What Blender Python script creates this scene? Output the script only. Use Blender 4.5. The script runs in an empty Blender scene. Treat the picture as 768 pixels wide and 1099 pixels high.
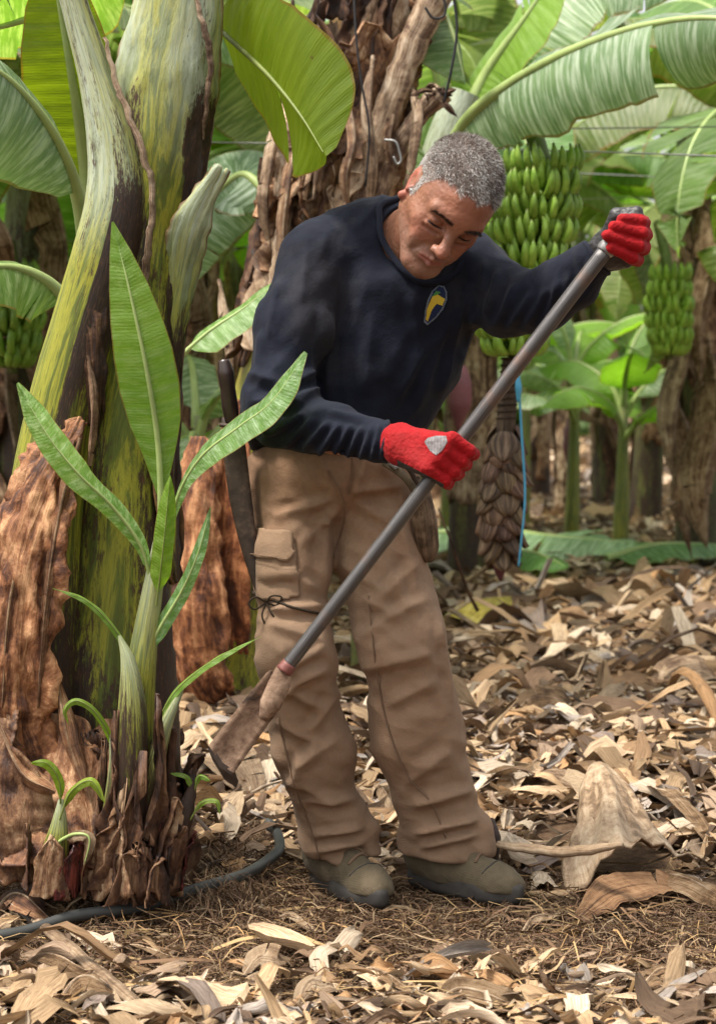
import bpy, math, random
import numpy as np
from mathutils import Vector, Matrix, noise
from mathutils.bvhtree import BVHTree

# ------------------------------------------------------------------ camera, sky, sun, exposure
SC = bpy.context.scene
COL = SC.collection
F, YH, CX, H = 2200.0, 420.0, 384.0, 1.03
cam_d = bpy.data.cameras.new('camera')
cam = bpy.data.objects.new('camera', cam_d); COL.objects.link(cam)
cam.location = (0, 0, H); cam.rotation_euler = (math.radians(90), 0, 0)
cam_d.sensor_width = 36; cam_d.sensor_fit = 'AUTO'
cam_d.lens = F/1099*36; cam_d.shift_y = -(549.5-YH)/1099
cam_d.clip_start = .1; cam_d.clip_end = 400
cam_d.dof.use_dof = True; cam_d.dof.focus_distance = 3.95; cam_d.dof.aperture_fstop = 6.3
SC.camera = cam
SUN_EL, SUN_AZ = math.radians(66), math.radians(-115)      # azimuth measured from +Y towards +X
world = bpy.data.worlds.new('World'); SC.world = world; world.use_nodes = True
nt = world.node_tree; nt.nodes.clear()
sky = nt.nodes.new('ShaderNodeTexSky'); sky.sky_type = 'NISHITA'; sky.sun_disc = False
sky.sun_elevation = SUN_EL; sky.sun_rotation = SUN_AZ; sky.dust_density = 5; sky.air_density = 1.0
hsv = nt.nodes.new('ShaderNodeHueSaturation'); hsv.inputs['Saturation'].default_value = .12
bg = nt.nodes.new('ShaderNodeBackground'); bg.inputs[1].default_value = .145
wo = nt.nodes.new('ShaderNodeOutputWorld')
nt.links.new(sky.outputs[0], hsv.inputs['Color']); nt.links.new(hsv.outputs[0], bg.inputs[0]); nt.links.new(bg.outputs[0], wo.inputs[0])
sun_d = bpy.data.lights.new('sun', 'SUN'); sun_d.energy = 2.6; sun_d.angle = math.radians(9); sun_d.color = (1, .93, .82)
sun = bpy.data.objects.new('sun', sun_d); COL.objects.link(sun)
sdir = Vector((math.sin(SUN_AZ)*math.cos(SUN_EL), math.cos(SUN_AZ)*math.cos(SUN_EL), math.sin(SUN_EL)))
sun.rotation_euler = sdir.to_track_quat('Z', 'Y').to_euler()
SC.view_settings.view_transform = 'Standard'; SC.view_settings.look = 'None'
SC.view_settings.exposure = 1.0; SC.view_settings.gamma = 1
SC.cycles.max_bounces = 6; SC.cycles.diffuse_bounces = 3; SC.cycles.glossy_bounces = 2
SC.cycles.transmission_bounces = 3; SC.cycles.caustics_reflective = False; SC.cycles.caustics_refractive = False

def vec(*a): return np.array(a, float)
def P(px, py, Y):
    return Vector(((px-CX)/F*Y, Y, H-(py-YH)/F*Y))
def PN(px, py, Y): return np.array(P(px, py, Y))
def GY(py): return F*H/(py-YH)
def to_px(v):
    return np.stack([CX+F*v[:, 0]/v[:, 1], YH-F*(v[:, 2]-H)/v[:, 1]], 1)

def tag(o, label=None, cat=None, group=None, kind=None):
    if label: o['label'] = label
    if cat: o['category'] = cat
    if group: o['group'] = group
    if kind: o['kind'] = kind
    return o
def root(name, loc, label, cat, group=None):
    o = bpy.data.objects.new(name, None); COL.objects.link(o); o.location = loc
    o.empty_display_size = .1
    return tag(o, label, cat, group)
def attach(o, parent):
    o.parent = parent
    o.matrix_parent_inverse = Matrix.Translation(-parent.location)     # parts keep world-space vertices
    return o
def mobj(name, V, Fc, mats, parent=None, uv=None, col=None, mi=None, smooth=True, solid=0):
    """one mesh object; V (n,3); Fc list/array of faces; uv,col per vertex; mi material index per face"""
    me = bpy.data.meshes.new(name)
    V = np.asarray(V, float)
    if isinstance(Fc, np.ndarray):
        k = Fc.shape[1]; nf = len(Fc)
        me.vertices.add(len(V)); me.vertices.foreach_set('co', V.astype(np.float32).ravel())
        me.loops.add(nf*k); me.loops.foreach_set('vertex_index', Fc.astype(np.int32).ravel())
        me.polygons.add(nf); me.polygons.foreach_set('loop_start', np.arange(0, nf*k, k, dtype=np.int32))
        me.update(calc_edges=True)
    else:
        me.from_pydata([tuple(v) for v in V], [], [tuple(f) for f in Fc]); me.update()
    nl = len(me.loops); li = np.empty(nl, np.int32); me.loops.foreach_get('vertex_index', li)
    if uv is not None:
        ul = me.uv_layers.new(name='UVMap'); ul.data.foreach_set('uv', np.asarray(uv, np.float32)[li].ravel())
    if col is None: col = np.ones((len(V), 3), np.float32)
    if True:
        ca = me.color_attributes.new('Col', 'FLOAT_COLOR', 'POINT')
        c = np.asarray(col, np.float32)
        if c.shape[1] == 3: c = np.concatenate([c, np.ones((len(c), 1), np.float32)], 1)
        ca.data.foreach_set('color', c.ravel())
    for m in (mats if isinstance(mats, (list, tuple)) else [mats]): me.materials.append(m)
    if mi is not None: me.polygons.foreach_set('material_index', np.asarray(mi, np.int32))
    me.polygons.foreach_set('use_smooth', np.full(len(me.polygons), smooth))
    o = bpy.data.objects.new(name, me); COL.objects.link(o)
    if parent is not None: attach(o, parent)
    if solid:
        s = o.modifiers.new('thickness', 'SOLIDIFY'); s.thickness = solid; s.offset = 0
    return o

class Acc:
    """collects pieces into one mesh"""
    def __init__(s): s.V = []; s.Fq = []; s.uv = []; s.col = []; s.mi = []; s.n = 0
    def add(s, V, Q, uv=None, col=None, mi=0):
        V = np.asarray(V, float).reshape(-1, 3); Q = np.asarray(Q, int)
        s.V.append(V); s.Fq.append(Q+s.n)
        s.uv.append(np.zeros((len(V), 2)) if uv is None else np.asarray(uv, float).reshape(-1, 2))
        c = np.ones((len(V), 3))
        if col is not None: c[:] = col
        s.col.append(c); s.mi.append(np.full(len(Q), mi)); s.n += len(V)
    def build(s, name, mats, parent=None, **k):
        return mobj(name, np.concatenate(s.V), np.concatenate(s.Fq), mats, parent, np.concatenate(s.uv),
                    np.concatenate(s.col), np.concatenate(s.mi), **k)

def grid_q(nu, nv, closed=False, off=0):
    """quads of an nu x nv vertex grid (row major, nv fastest)"""
    i = np.arange(nu-1)[:, None]; j = np.arange(nv if closed else nv-1)[None, :]
    j2 = (j+1) % nv
    return np.stack(np.broadcast_arrays(i*nv+j, (i+1)*nv+j, (i+1)*nv+j2, i*nv+j2), -1).reshape(-1, 4)+off
def cr(pts, n):
    """catmull-rom through points (any dim), n+1 samples"""
    p = np.asarray([list(q) for q in pts], float)
    if len(p) == 2: 
        t = np.linspace(0, 1, n+1)[:, None]; return p[0]*(1-t)+p[1]*t
    a = np.vstack([2*p[0]-p[1], p, 2*p[-1]-p[-2]])
    m = len(p)-1; t = np.linspace(0, m, n+1); i = np.minimum(t.astype(int), m-1); f = (t-i)[:, None]
    p0, p1, p2, p3 = a[i], a[i+1], a[i+2], a[i+3]
    return .5*((2*p1)+(-p0+p2)*f+(2*p0-5*p1+4*p2-p3)*f*f+(-p0+3*p1-3*p2+p3)*f**3)
def unit(v):
    v = np.asarray(v, float); return v/np.maximum(np.linalg.norm(v, axis=-1, keepdims=True), 1e-9)
def frames(C, up):
    T = unit(np.gradient(C, axis=0)); up = np.broadcast_to(np.asarray(up, float), C.shape)
    N = unit(up-T*(T*up).sum(-1, keepdims=True)); S = np.cross(T, N)
    return T, N, S
def tube_data(pts, rad, n=24, k=10, up=(0, -1, .01), flat=1.0, caps=True, raw=False):
    C = np.asarray(pts, float) if raw else cr(pts, n)
    n = len(C)-1
    r = np.interp(np.linspace(0, 1, n+1), np.linspace(0, 1, len(rad)), rad)
    T, N, S = frames(C, up)
    th = np.linspace(0, 2*np.pi, k, endpoint=False)
    V = C[:, None]+r[:, None, None]*(np.cos(th)[None, :, None]*N[:, None]*flat+np.sin(th)[None, :, None]*S[:, None])
    L = np.r_[0, np.cumsum(np.linalg.norm(np.diff(C, axis=0), axis=1))]
    uv = np.stack(np.broadcast_arrays(L[:, None], (th/(2*np.pi))[None, :]), -1).reshape(-1, 2)
    Q = grid_q(n+1, k, True); V = V.reshape(-1, 3)
    if caps:
        V = np.vstack([V, C[0], C[-1]]); uv = np.vstack([uv, [0, 0], [L[-1], 0]])
        a = len(V)-2; j = np.arange(k); j2 = (j+1) % k
        Q = np.vstack([Q, np.stack([j, j2, np.full(k, a), np.full(k, a)], 1)[:, [0, 1, 2, 2]],
                       np.stack([n*k+j2, n*k+j, np.full(k, a+1), np.full(k, a+1)], 1)])
    return V, Q, uv
def fixq(Q):  # degenerate quads (two equal indices) -> python faces
    return [tuple(dict.fromkeys(q)) for q in Q.tolist()]
def tube(name, pts, rad, mat, parent=None, col=None, **k):
    V, Q, uv = tube_data(pts, rad, **k)
    return mobj(name, V, fixq(Q), mat, parent, uv, None if col is None else np.tile(col, (len(V), 1)))

def sn(x, seed=0.):
    """smooth 1-D noise on arrays"""
    x = np.asarray(x, float); r = 0
    for i, (a, f) in enumerate(((.5, 1.), (.3, 2.17), (.2, 4.31))):
        r = r+a*np.sin(x*f+seed*(3.1+i*1.7)+1.3*np.sin(x*f*.61+seed*1.9+i))
    return r

# ------------------------------------------------------------------ materials
class N:
    """tiny node builder"""
    def __init__(s, name):
        s.m = bpy.data.materials.new(name); s.m.use_nodes = True; s.t = s.m.node_tree
        s.b = s.t.nodes['Principled BSDF']; s.out = s.t.nodes['Material Output']
    def n(s, typ, **k):
        nd = s.t.nodes.new(typ)
        for a, v in k.items():
            if a.startswith('i_'):
                key = a[2:]; nd.inputs[int(key) if key.isdigit() else key].default_value = v
            else: setattr(nd, a, v)
        return nd
    def l(s, a, b): s.t.links.new(a, b)
    def coord(s, which='Object', scale=(1, 1, 1)):
        tc = s.n('ShaderNodeTexCoord'); mp = s.n('ShaderNodeMapping'); mp.inputs['Scale'].default_value = scale
        s.l(tc.outputs[which], mp.inputs[0]); return mp.outputs[0]
    def noise(s, vec, scale, detail=4, rough=.6, dist=0):
        nd = s.n('ShaderNodeTexNoise', i_Scale=scale, i_Detail=detail, i_Roughness=rough, i_Distortion=dist)
        s.l(vec, nd.inputs['Vector']); return nd.outputs[0]
    def ramp(s, fac, stops, interp='LINEAR'):
        r = s.n('ShaderNodeValToRGB'); r.color_ramp.interpolation = interp; e = r.color_ramp.elements
        while len(e) < len(stops): e.new(.5)
        for x, (p, c) in zip(e, stops):
            x.position = p; x.color = (c, c, c, 1) if isinstance(c, (int, float)) else (*c, 1)
        s.l(fac, r.inputs[0]); return r.outputs[0]
    def mix(s, fac, a, b, mode='MIX'):
        m = s.n('ShaderNodeMix', data_type='RGBA', blend_type=mode)
        for v, i in ((fac, 0), (a, 6), (b, 7)):
            if isinstance(v, (int, float)): m.inputs[i].default_value = v if i == 0 else (v, v, v, 1)
            elif isinstance(v, tuple): m.inputs[i].default_value = (*v, 1)
            else: s.l(v, m.inputs[i])
        return m.outputs[2]
    def math(s, op, a, b=0.):
        m = s.n('ShaderNodeMath', operation=op)
        for v, i in ((a, 0), (b, 1)):
            if isinstance(v, (int, float)): m.inputs[i].default_value = v
            else: s.l(v, m.inputs[i])
        return m.outputs[0]
    def attr(s, name='Col'):
        a = s.n('ShaderNodeAttribute'); a.attribute_name = name; return a.outputs[0]
    def bump(s, h, strength=.3, dist=.01):
        b = s.n('ShaderNodeBump'); b.inputs['Strength'].default_value = strength; b.inputs['Distance'].default_value = dist
        s.l(h, b.inputs['Height']); s.l(b.outputs[0], s.b.inputs['Normal']); return b.outputs[0]
    def fin(s, color=None, rough=.6, spec=.5, metal=0., trans=0., transcol=None, normal=None):
        b = s.b
        if color is not None:
            if isinstance(color, tuple): b.inputs['Base Color'].default_value = (*color, 1)
            else: s.l(color, b.inputs['Base Color'])
        if isinstance(rough, (int, float)): b.inputs['Roughness'].default_value = rough
        else: s.l(rough, b.inputs['Roughness'])
        b.inputs['Specular IOR Level'].default_value = spec; b.inputs['Metallic'].default_value = metal
        if trans:
            t = s.n('ShaderNodeBsdfTranslucent'); mx = s.n('ShaderNodeMixShader'); mx.inputs[0].default_value = trans
            s.l(transcol if transcol is not None else color, t.inputs[0])
            if normal is not None: s.l(normal, t.inputs['Normal'])
            s.l(b.outputs[0], mx.inputs[1]); s.l(t.outputs[0], mx.inputs[2]); s.l(mx.outputs[0], s.out.inputs[0])
        return s.m

def leaf_mat(name, base, dark, pale, trans_tint, trans=.4, waxy=.35):
    """banana blade: uv.x = metres along the midrib, uv.y = -1..1 across"""
    g = N(name)
    uv = g.n('ShaderNodeUVMap'); sp = g.n('ShaderNodeSeparateXYZ'); g.l(uv.outputs[0], sp.inputs[0])
    # lateral veins
    av = g.math('ABSOLUTE', sp.outputs[1])
    ph = g.math('ADD', g.math('MULTIPLY', sp.outputs[0], 1050.), g.math('MULTIPLY', av, -9.))
    vein = g.math('SINE', ph)
    ph2 = g.math('SINE', g.math('MULTIPLY', ph, .17))
    o = g.coord('Object')
    n1 = g.noise(o, 5, 4, .6); 
    st = g.n('ShaderNodeCombineXYZ'); g.l(g.math('MULTIPLY', ph, .06), st.inputs[0]); g.l(g.math('MULTIPLY', sp.outputs[1], 1.2), st.inputs[1])
    n2 = g.noise(st.outputs[0], 1.2, 5, .65)
    c = g.mix(g.ramp(n1, [(.35, 0.), (.65, 1.)]), dark, base)
    c = g.mix(g.math('MULTIPLY', g.ramp(n2, [(.45, 0.), (.62, 1.)]), waxy), c, pale)
    c = g.mix(g.math('MULTIPLY', g.ramp(vein, [(.3, 0.), (1., 1.)]), .05), c, tuple(x*.55 for x in base))
    c = g.mix(g.math('MULTIPLY', g.ramp(ph2, [(.75, 0.), (1., 1.)]), .10), c, tuple(min(1, x*1.5) for x in base))
    # brown blotches and a dry yellow-brown edge line
    n3 = g.noise(o, 14, 5, .7)
    edge = g.ramp(g.math('ADD', av, g.math('MULTIPLY', n3, .06)), [(.985, 0.), (1., 1.)])
    c = g.mix(g.math('MULTIPLY', edge, .8), c, (.20, .13, .03))
    c = g.mix(g.ramp(n3, [(.69, 0.), (.74, .8)]), c, (.12, .08, .03))
    c = g.mix(1., c, g.attr(), 'MULTIPLY')
    tc = g.mix(1., c, trans_tint, 'MULTIPLY')
    nb = g.bump(g.math('ADD', g.math('MULTIPLY', vein, .10), g.math('ADD', g.math('MULTIPLY', ph2, .6), g.math('MULTIPLY', n2, 2.5))), .45, .003)
    return g.fin(c, rough=.42, spec=.45, trans=trans, transcol=tc, normal=nb)

def fibre_mat(name, cols, scale=(1, 14, 1), spots=.5, rough=.75, trans=0., uvmode='UV', useattr=True, bumpd=.004):
    """dry banana fibre: streaks along uv.x"""
    g = N(name)
    v = g.coord(uvmode, (scale[0]*3, scale[1], 1)); o = g.coord('Object')
    s1 = g.noise(v, 1.6, 4, .6, .6); s2 = g.noise(v, 6, 4, .7, .3); s3 = g.noise(o, 9, 5, .65)
    vb = g.coord(uvmode, (scale[0]*3.2, scale[1]*.40, 1)); s4 = g.noise(vb, 2.6, 6, .7, 1.6); s5 = g.noise(o, 34, 5, .75)
    s6 = g.noise(o, 11, 6, .72, .8)
    mixn = g.math('ADD', g.math('MULTIPLY', s1, .20), g.math('ADD', g.math('MULTIPLY', s4, .32), g.math('ADD', g.math('MULTIPLY', s5, .13), g.math('MULTIPLY', s6, .35))))
    c = g.ramp(mixn, [(.40, tuple(x*.45 for x in cols[0])), (.455, cols[0]), (.51, cols[1]), (.575, cols[2])])
    c = g.mix(g.math('MULTIPLY', g.ramp(s2, [(.5, 0.), (.7, 1.)]), .22), c, tuple(x*.35 for x in cols[1]))
    c = g.mix(g.ramp(s3, [(.62-.12*spots, 0.), (.74, .85*spots+.1)]), c, tuple(x*.3 for x in cols[0]))
    if useattr: c = g.mix(1., c, g.attr(), 'MULTIPLY')
    nb = g.bump(g.math('ADD', g.math('ADD', g.math('MULTIPLY', s1, .9), g.math('MULTIPLY', s2, .5)), g.math('ADD', g.math('MULTIPLY', s4, 1.6), g.math('MULTIPLY', s5, .8))), .8, bumpd*1.3)
    return g.fin(c, rough=rough, spec=.25, trans=trans, transcol=c, normal=nb) if trans else g.fin(c, rough=g.ramp(s4, [(.4, rough-.22), (.6, rough)]), spec=.35)

def stem_mat(name, green, yellow, wax_z=None):
    """living pseudostem: long green-yellow streaks with black-brown mottling; pale bloom where the leaf bases open"""
    g = N(name)
    v = g.coord('UV', (1.6, 5, 1)); v2 = g.coord('UV', (5, 9, 1)); o = g.coord('Object')
    s1 = g.noise(v, 2.2, 6, .7, .5)
    c = g.ramp(s1, [(.32, tuple(x*.6 for x in green)), (.45, green), (.53, yellow), (.62, green), (.7, tuple(x*.5 for x in green))])
    # mottling
    vb = g.coord('UV', (1.5, 3.2, 1)); big = g.noise(vb, 1.9, 4, .65, .5); small = g.noise(v2, 7, 6, .75, .3)
    m = g.ramp(g.math('ADD', g.math('MULTIPLY', big, .75), g.math('MULTIPLY', small, .45)), [(.56, 0.), (.62, 1.)])
    a = g.n('ShaderNodeAttribute'); a.attribute_name = 'Col'
    sp = g.n('ShaderNodeSeparateColor'); g.l(a.outputs[0], sp.inputs[0])      # r: wax, g: dark amount, b: dry edge
    wx = g.math('MULTIPLY', sp.outputs[0], g.ramp(g.noise(v, 3.5, 5, .7, .6), [(.35, .35), (.6, 1.)]))
    c = g.mix(wx, c, (.50, .56, .44))
    dk = g.ramp(g.math('ADD', g.math('MULTIPLY', big, .5), g.math('ADD', g.math('MULTIPLY', small, .55), g.math('MULTIPLY', g.math('SUBTRACT', sp.outputs[1], .5), .5))), [(.57, 0.), (.64, 1.)])
    bc = g.ramp(small, [(.35, (.012, .008, .006)), (.55, (.04, .02, .012)), (.7, (.13, .06, .022))])
    c = g.mix(dk, c, bc)
    c = g.mix(sp.outputs[2], c, g.ramp(small, [(.3, (.08, .035, .012)), (.6, (.30, .17, .08))]))
    g.bump(g.math('ADD', s1, g.math('MULTIPLY', small, .6)), .5, .006)
    return g.fin(c, rough=g.ramp(small, [(.3, .35), (.7, .65)]), spec=.4)

def plain(name, col, rough=.6, spec=.4, var=.25, nscale=30, bump=.2, metal=0., bd=.002):
    g = N(name); o = g.coord('Object'); n = g.noise(o, nscale, 5, .65); n2 = g.noise(o, nscale*.2, 3, .6)
    c = g.mix(g.ramp(g.math('ADD', g.math('MULTIPLY', n, .5), g.math('MULTIPLY', n2, .5)), [(.35, 0.), (.65, 1.)]), tuple(x*(1-var) for x in col), tuple(min(1, x*(1+var)) for x in col))
    g.bump(n, bump, bd)
    return g.fin(c, rough=rough, spec=spec, metal=metal)

def cloth_mat(name, col, dust, dust_amt=.4, weave=900., rough=.85, bumpd=.0012):
    g = N(name); o = g.coord('Object')
    n = g.noise(o, 7, 5, .65, .4); n2 = g.noise(o, 45, 4, .6); f = g.noise(o, 260, 2, .6)
    c = g.mix(g.ramp(n2, [(.3, 0.), (.7, 1.)]), tuple(x*.86 for x in col), tuple(min(1, x*1.1) for x in col))
    a = g.n('ShaderNodeAttribute'); a.attribute_name = 'Col'; sp = g.n('ShaderNodeSeparateColor'); g.l(a.outputs[0], sp.inputs[0])
    d = g.math('MULTIPLY', g.ramp(g.math('ADD', n, g.math('MULTIPLY', g.math('SUBTRACT', sp.outputs[0], .5), .6)), [(.55, 0.), (.72, 1.)]), dust_amt)
    c = g.mix(d, c, dust)
    w = g.n('ShaderNodeTexWave', i_Scale=weave/6.28, i_Distortion=1.5); w.bands_direction = 'DIAGONAL'; g.l(o, w.inputs[0])
    g.bump(g.math('ADD', g.math('MULTIPLY', n2, 3.), g.math('ADD', g.math('MULTIPLY', f, 1.), g.math('MULTIPLY', w.outputs[0], .3))), .5, bumpd)
    g.b.inputs['Sheen Weight'].default_value = .04
    return g.fin(c, rough=rough, spec=.2)

M = {}
M['leaf'] = leaf_mat('banana_leaf', (.14, .24, .06), (.085, .16, .038), (.36, .44, .28), (1.9, 2.1, .6), trans=.45, waxy=.5)
M['leaf_waxy'] = leaf_mat('banana_leaf_waxy', (.22, .31, .15), (.13, .21, .09), (.55, .60, .47), (1.2, 1.5, .6), trans=.35, waxy=.75)
M['leaf_bright'] = leaf_mat('banana_leaf_young', (.21, .36, .055), (.15, .28, .035), (.36, .48, .20), (1.6, 1.8, .5), trans=.5, waxy=.3)
M['leaf_under'] = leaf_mat('banana_leaf_underside', (.16, .22, .015), (.12, .18, .012), (.24, .31, .05), (1.9, 1.9, .35), trans=.5, waxy=.3)
M['leaf_dry'] = fibre_mat('dry_leaf', [(.10, .055, .025), (.26, .165, .09), (.42, .31, .20)], (1, 10, 1), .4, trans=.12)
M['sheath'] = fibre_mat('dry_sheath', [(.07, .030, .016), (.24, .125, .062), (.52, .36, .22)], (.6, 7, 1), .75)
M['sheath_pale'] = fibre_mat('pale_sheath', [(.12, .065, .038), (.38, .26, .16), (.60, .48, .35)], (.6, 8, 1), .5)
M['sheath_dark'] = fibre_mat('dark_sheath', [(.03, .014, .009), (.09, .04, .02), (.22, .12, .06)], (.6, 7, 1), .6)
M['stem'] = stem_mat('pseudostem', (.11, .135, .014), (.30, .29, .025))
M['stem_dull'] = stem_mat('pseudostem_dull', (.06, .075, .02), (.13, .13, .03))
M['midrib'] = plain('leaf_midrib', (.30, .38, .13), .45, .4, .2, 20, .1)
# ------------------------------------------------------------------ signed distance modelling
class SDF:
    def __init__(s, lo, hi, h, fine=None, hf=None):
        """box lo..hi sampled every h; fine=((x0,x1),(y0,y1),(z0,z1)) is sampled every hf"""
        s.h = h; s.ax = []
        for d in range(3):
            if fine is None: s.ax.append(np.arange(lo[d], hi[d]+h, h))
            else:
                a, b = fine[d]; s.ax.append(np.r_[np.arange(lo[d], a-h*.3, h), np.arange(a, b, hf), np.arange(b, hi[d]+h, h)])
        s.n = np.array([len(a) for a in s.ax]); s.a = np.full(tuple(s.n), .5, np.float32)
    def sl(s, lo, hi):
        i0 = [int(np.searchsorted(s.ax[d], lo[d])) for d in range(3)]; i1 = [int(np.searchsorted(s.ax[d], hi[d])) for d in range(3)]
        g = np.meshgrid(*[s.ax[d][i0[d]:i1[d]].astype(np.float32) for d in range(3)], indexing='ij')
        return tuple(slice(a, b) for a, b in zip(i0, i1)), np.stack(g, -1)
    def comb(s, sl, d, k, sub=False):
        A = s.a[sl]
        if sub: d = -d; h = np.maximum(k-np.abs(A-d), 0)/k; s.a[sl] = np.maximum(A, d)+h*h*k/4
        else: h = np.maximum(k-np.abs(A-d), 0)/k; s.a[sl] = np.minimum(A, d)-h*h*k/4
    def cone(s, a, b, ra, rb, k=.02, ax=None, ratio=1., sub=False):
        a = np.array(a, float); b = np.array(b, float); R = max(ra, rb)*max(1, ratio)+k+4*s.h
        sl, X = s.sl(np.minimum(a, b)-R, np.maximum(a, b)+R)
        if X.size == 0: return
        ab = b-a; L2 = max(ab@ab, 1e-9)
        t = np.clip(((X-a)@ab)/L2, 0, 1); v = X-a-t[..., None]*ab
        if ax is not None:
            ax = unit(ax); va = v@ax; v = v-va[..., None]*ax*(1-1/ratio)
        d = np.linalg.norm(v, axis=-1)-(ra+(rb-ra)*t)
        s.comb(sl, d.astype(np.float32), k, sub)
    def ell(s, c, r, R=None, k=.02, sub=False):
        c = np.array(c, float); r = np.array(r, float); m = r.max()+k+4*s.h
        sl, X = s.sl(c-m, c+m)
        if X.size == 0: return
        q = X-c
        if R is not None: q = q@np.asarray(R)
        k0 = np.linalg.norm(q/r, axis=-1); k1 = np.linalg.norm(q/(r*r), axis=-1)
        s.comb(sl, (k0*(k0-1)/np.maximum(k1, 1e-6)).astype(np.float32), k, sub)
    def chain(s, pts, k=.02, **kw):
        for (a, ra), (b, rb) in zip(pts[:-1], pts[1:]): s.cone(a, b, ra, rb, k, **kw)
    def cut(s, c, n, r):
        """remove what lies on the +n side of the plane at c, within r of c"""
        c = np.array(c, float); n = unit(n); sl, X = s.sl(c-r, c+r)
        q = X-c; d = q@n; inside = np.linalg.norm(q, axis=-1) < r
        A = s.a[sl]; s.a[sl] = np.where(inside, np.maximum(A, d), A)
    def mesh(s, smooth=2):
        A = s.a.copy(); A[0] = A[-1] = .5; A[:, 0] = A[:, -1] = .5; A[:, :, 0] = A[:, :, -1] = .5
        A[A == 0] = 1e-6
        S = A < 0; cs = S[:-1, :-1, :-1].astype(np.int8)*0
        offs = [(i, j, k) for i in (0, 1) for j in (0, 1) for k in (0, 1)]
        n = np.array(A.shape)-1
        for o in offs: cs += S[o[0]:o[0]+n[0], o[1]:o[1]+n[1], o[2]:o[2]+n[2]]
        act = (cs > 0) & (cs < 8); ix = np.argwhere(act); idx = np.full(act.shape, -1, np.int64); idx[act] = np.arange(len(ix))
        cv = {o: A[ix[:, 0]+o[0], ix[:, 1]+o[1], ix[:, 2]+o[2]] for o in offs}
        acc = np.zeros((len(ix), 3)); cnt = np.zeros(len(ix))
        for o in offs:
            for d in range(3):
                if o[d] == 0:
                    p = list(o); p[d] = 1; p = tuple(p); va, vb = cv[o], cv[p]
                    c = (va < 0) != (vb < 0); t = np.where(c, va/np.where(c, va-vb, 1), 0)
                    pos = np.tile(np.array(o, float), (len(ix), 1)); pos[:, d] += t
                    acc[c] += pos[c]; cnt[c] += 1
        W = ix+acc/cnt[:, None]; V = np.stack([np.interp(W[:, d], np.arange(s.n[d]), s.ax[d]) for d in range(3)], 1)
        Q = []
        for d in range(3):
            e = (d+1) % 3; f = (d+2) % 3
            a0 = [slice(1, -1)]*3; a0[d] = slice(0, -1); a1 = list(a0); a1[d] = slice(1, None)
            c = S[tuple(a0)] != S[tuple(a1)]; g = np.argwhere(c); g[:, e] += 1; g[:, f] += 1
            neg = S[g[:, 0], g[:, 1], g[:, 2]]
            def cell(de, df):
                q = g.copy(); q[:, e] -= de; q[:, f] -= df; return idx[q[:, 0], q[:, 1], q[:, 2]]
            q = np.stack([cell(1, 1), cell(0, 1), cell(0, 0), cell(1, 0)], 1)
            q[~neg] = q[~neg][:, ::-1]; Q.append(q)
        Q = np.concatenate(Q); Q = Q[(Q >= 0).all(1)]
        for _ in range(smooth):
            acc = np.zeros_like(V); cnt = np.zeros(len(V))
            for a, b in ((0, 1), (1, 2), (2, 3), (3, 0)):
                for u, v in ((a, b), (b, a)):
                    for dd in range(3): acc[:, dd] += np.bincount(Q[:, u], V[Q[:, v], dd], len(V))
                    cnt += np.bincount(Q[:, u], minlength=len(V))
            V = V*.4+.6*acc/cnt[:, None]
        return V, Q
def vnormals(V, Q):
    nrm = np.cross(V[Q[:, 2]]-V[Q[:, 0]], V[Q[:, 3]]-V[Q[:, 1]]); R = np.zeros_like(V)
    for c in range(4):
        for d in range(3): R[:, d] += np.bincount(Q[:, c], nrm[:, d], len(V))
    return unit(R)
def strokes(V, Q, lines, gain=1.):
    """folds pressed into the cloth: each line (x0,y0,x1,y1,width_px,height_mm[,bend])"""
    Nn = vnormals(V, Q); px = to_px(V); D = np.zeros(len(V)); front = np.clip((-Nn[:, 1]+.1)/.3, 0, 1)
    for L in lines:
        x0, y0, x1, y1, w, h = L[:6]; bend = L[6] if len(L) > 6 else 0
        a = np.array([x0, y0], float); ab = np.array([x1-x0, y1-y0], float); ln = np.linalg.norm(ab); u = ab/ln; nn = np.array([-u[1], u[0]])
        q = px-a; t = (q@u)/ln; d = q@nn-bend*4*t*(1-t)
        fade = np.clip(t/.25, 0, 1)*np.clip((1-t)/.25, 0, 1); fade = fade*fade*(3-2*fade)
        pr = np.exp(-(np.abs(d)/w)**1.25)-.55*np.exp(-((d-1.9*w)/(1.1*w))**2)-.25*np.exp(-((d+1.9*w)/(1.1*w))**2)
        D += h*.001*fade*pr*gain
    return V+Nn*(D*front)[:, None], Nn
def pnoise(V, scale, seed=0., octs=3):
    o = Vector((seed*7.1, seed*3.3, seed*5.7))
    return np.array([noise.fractal(Vector(v)+o, .6, 2.1, octs) for v in (V*np.asarray(scale)).tolist()])
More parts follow.
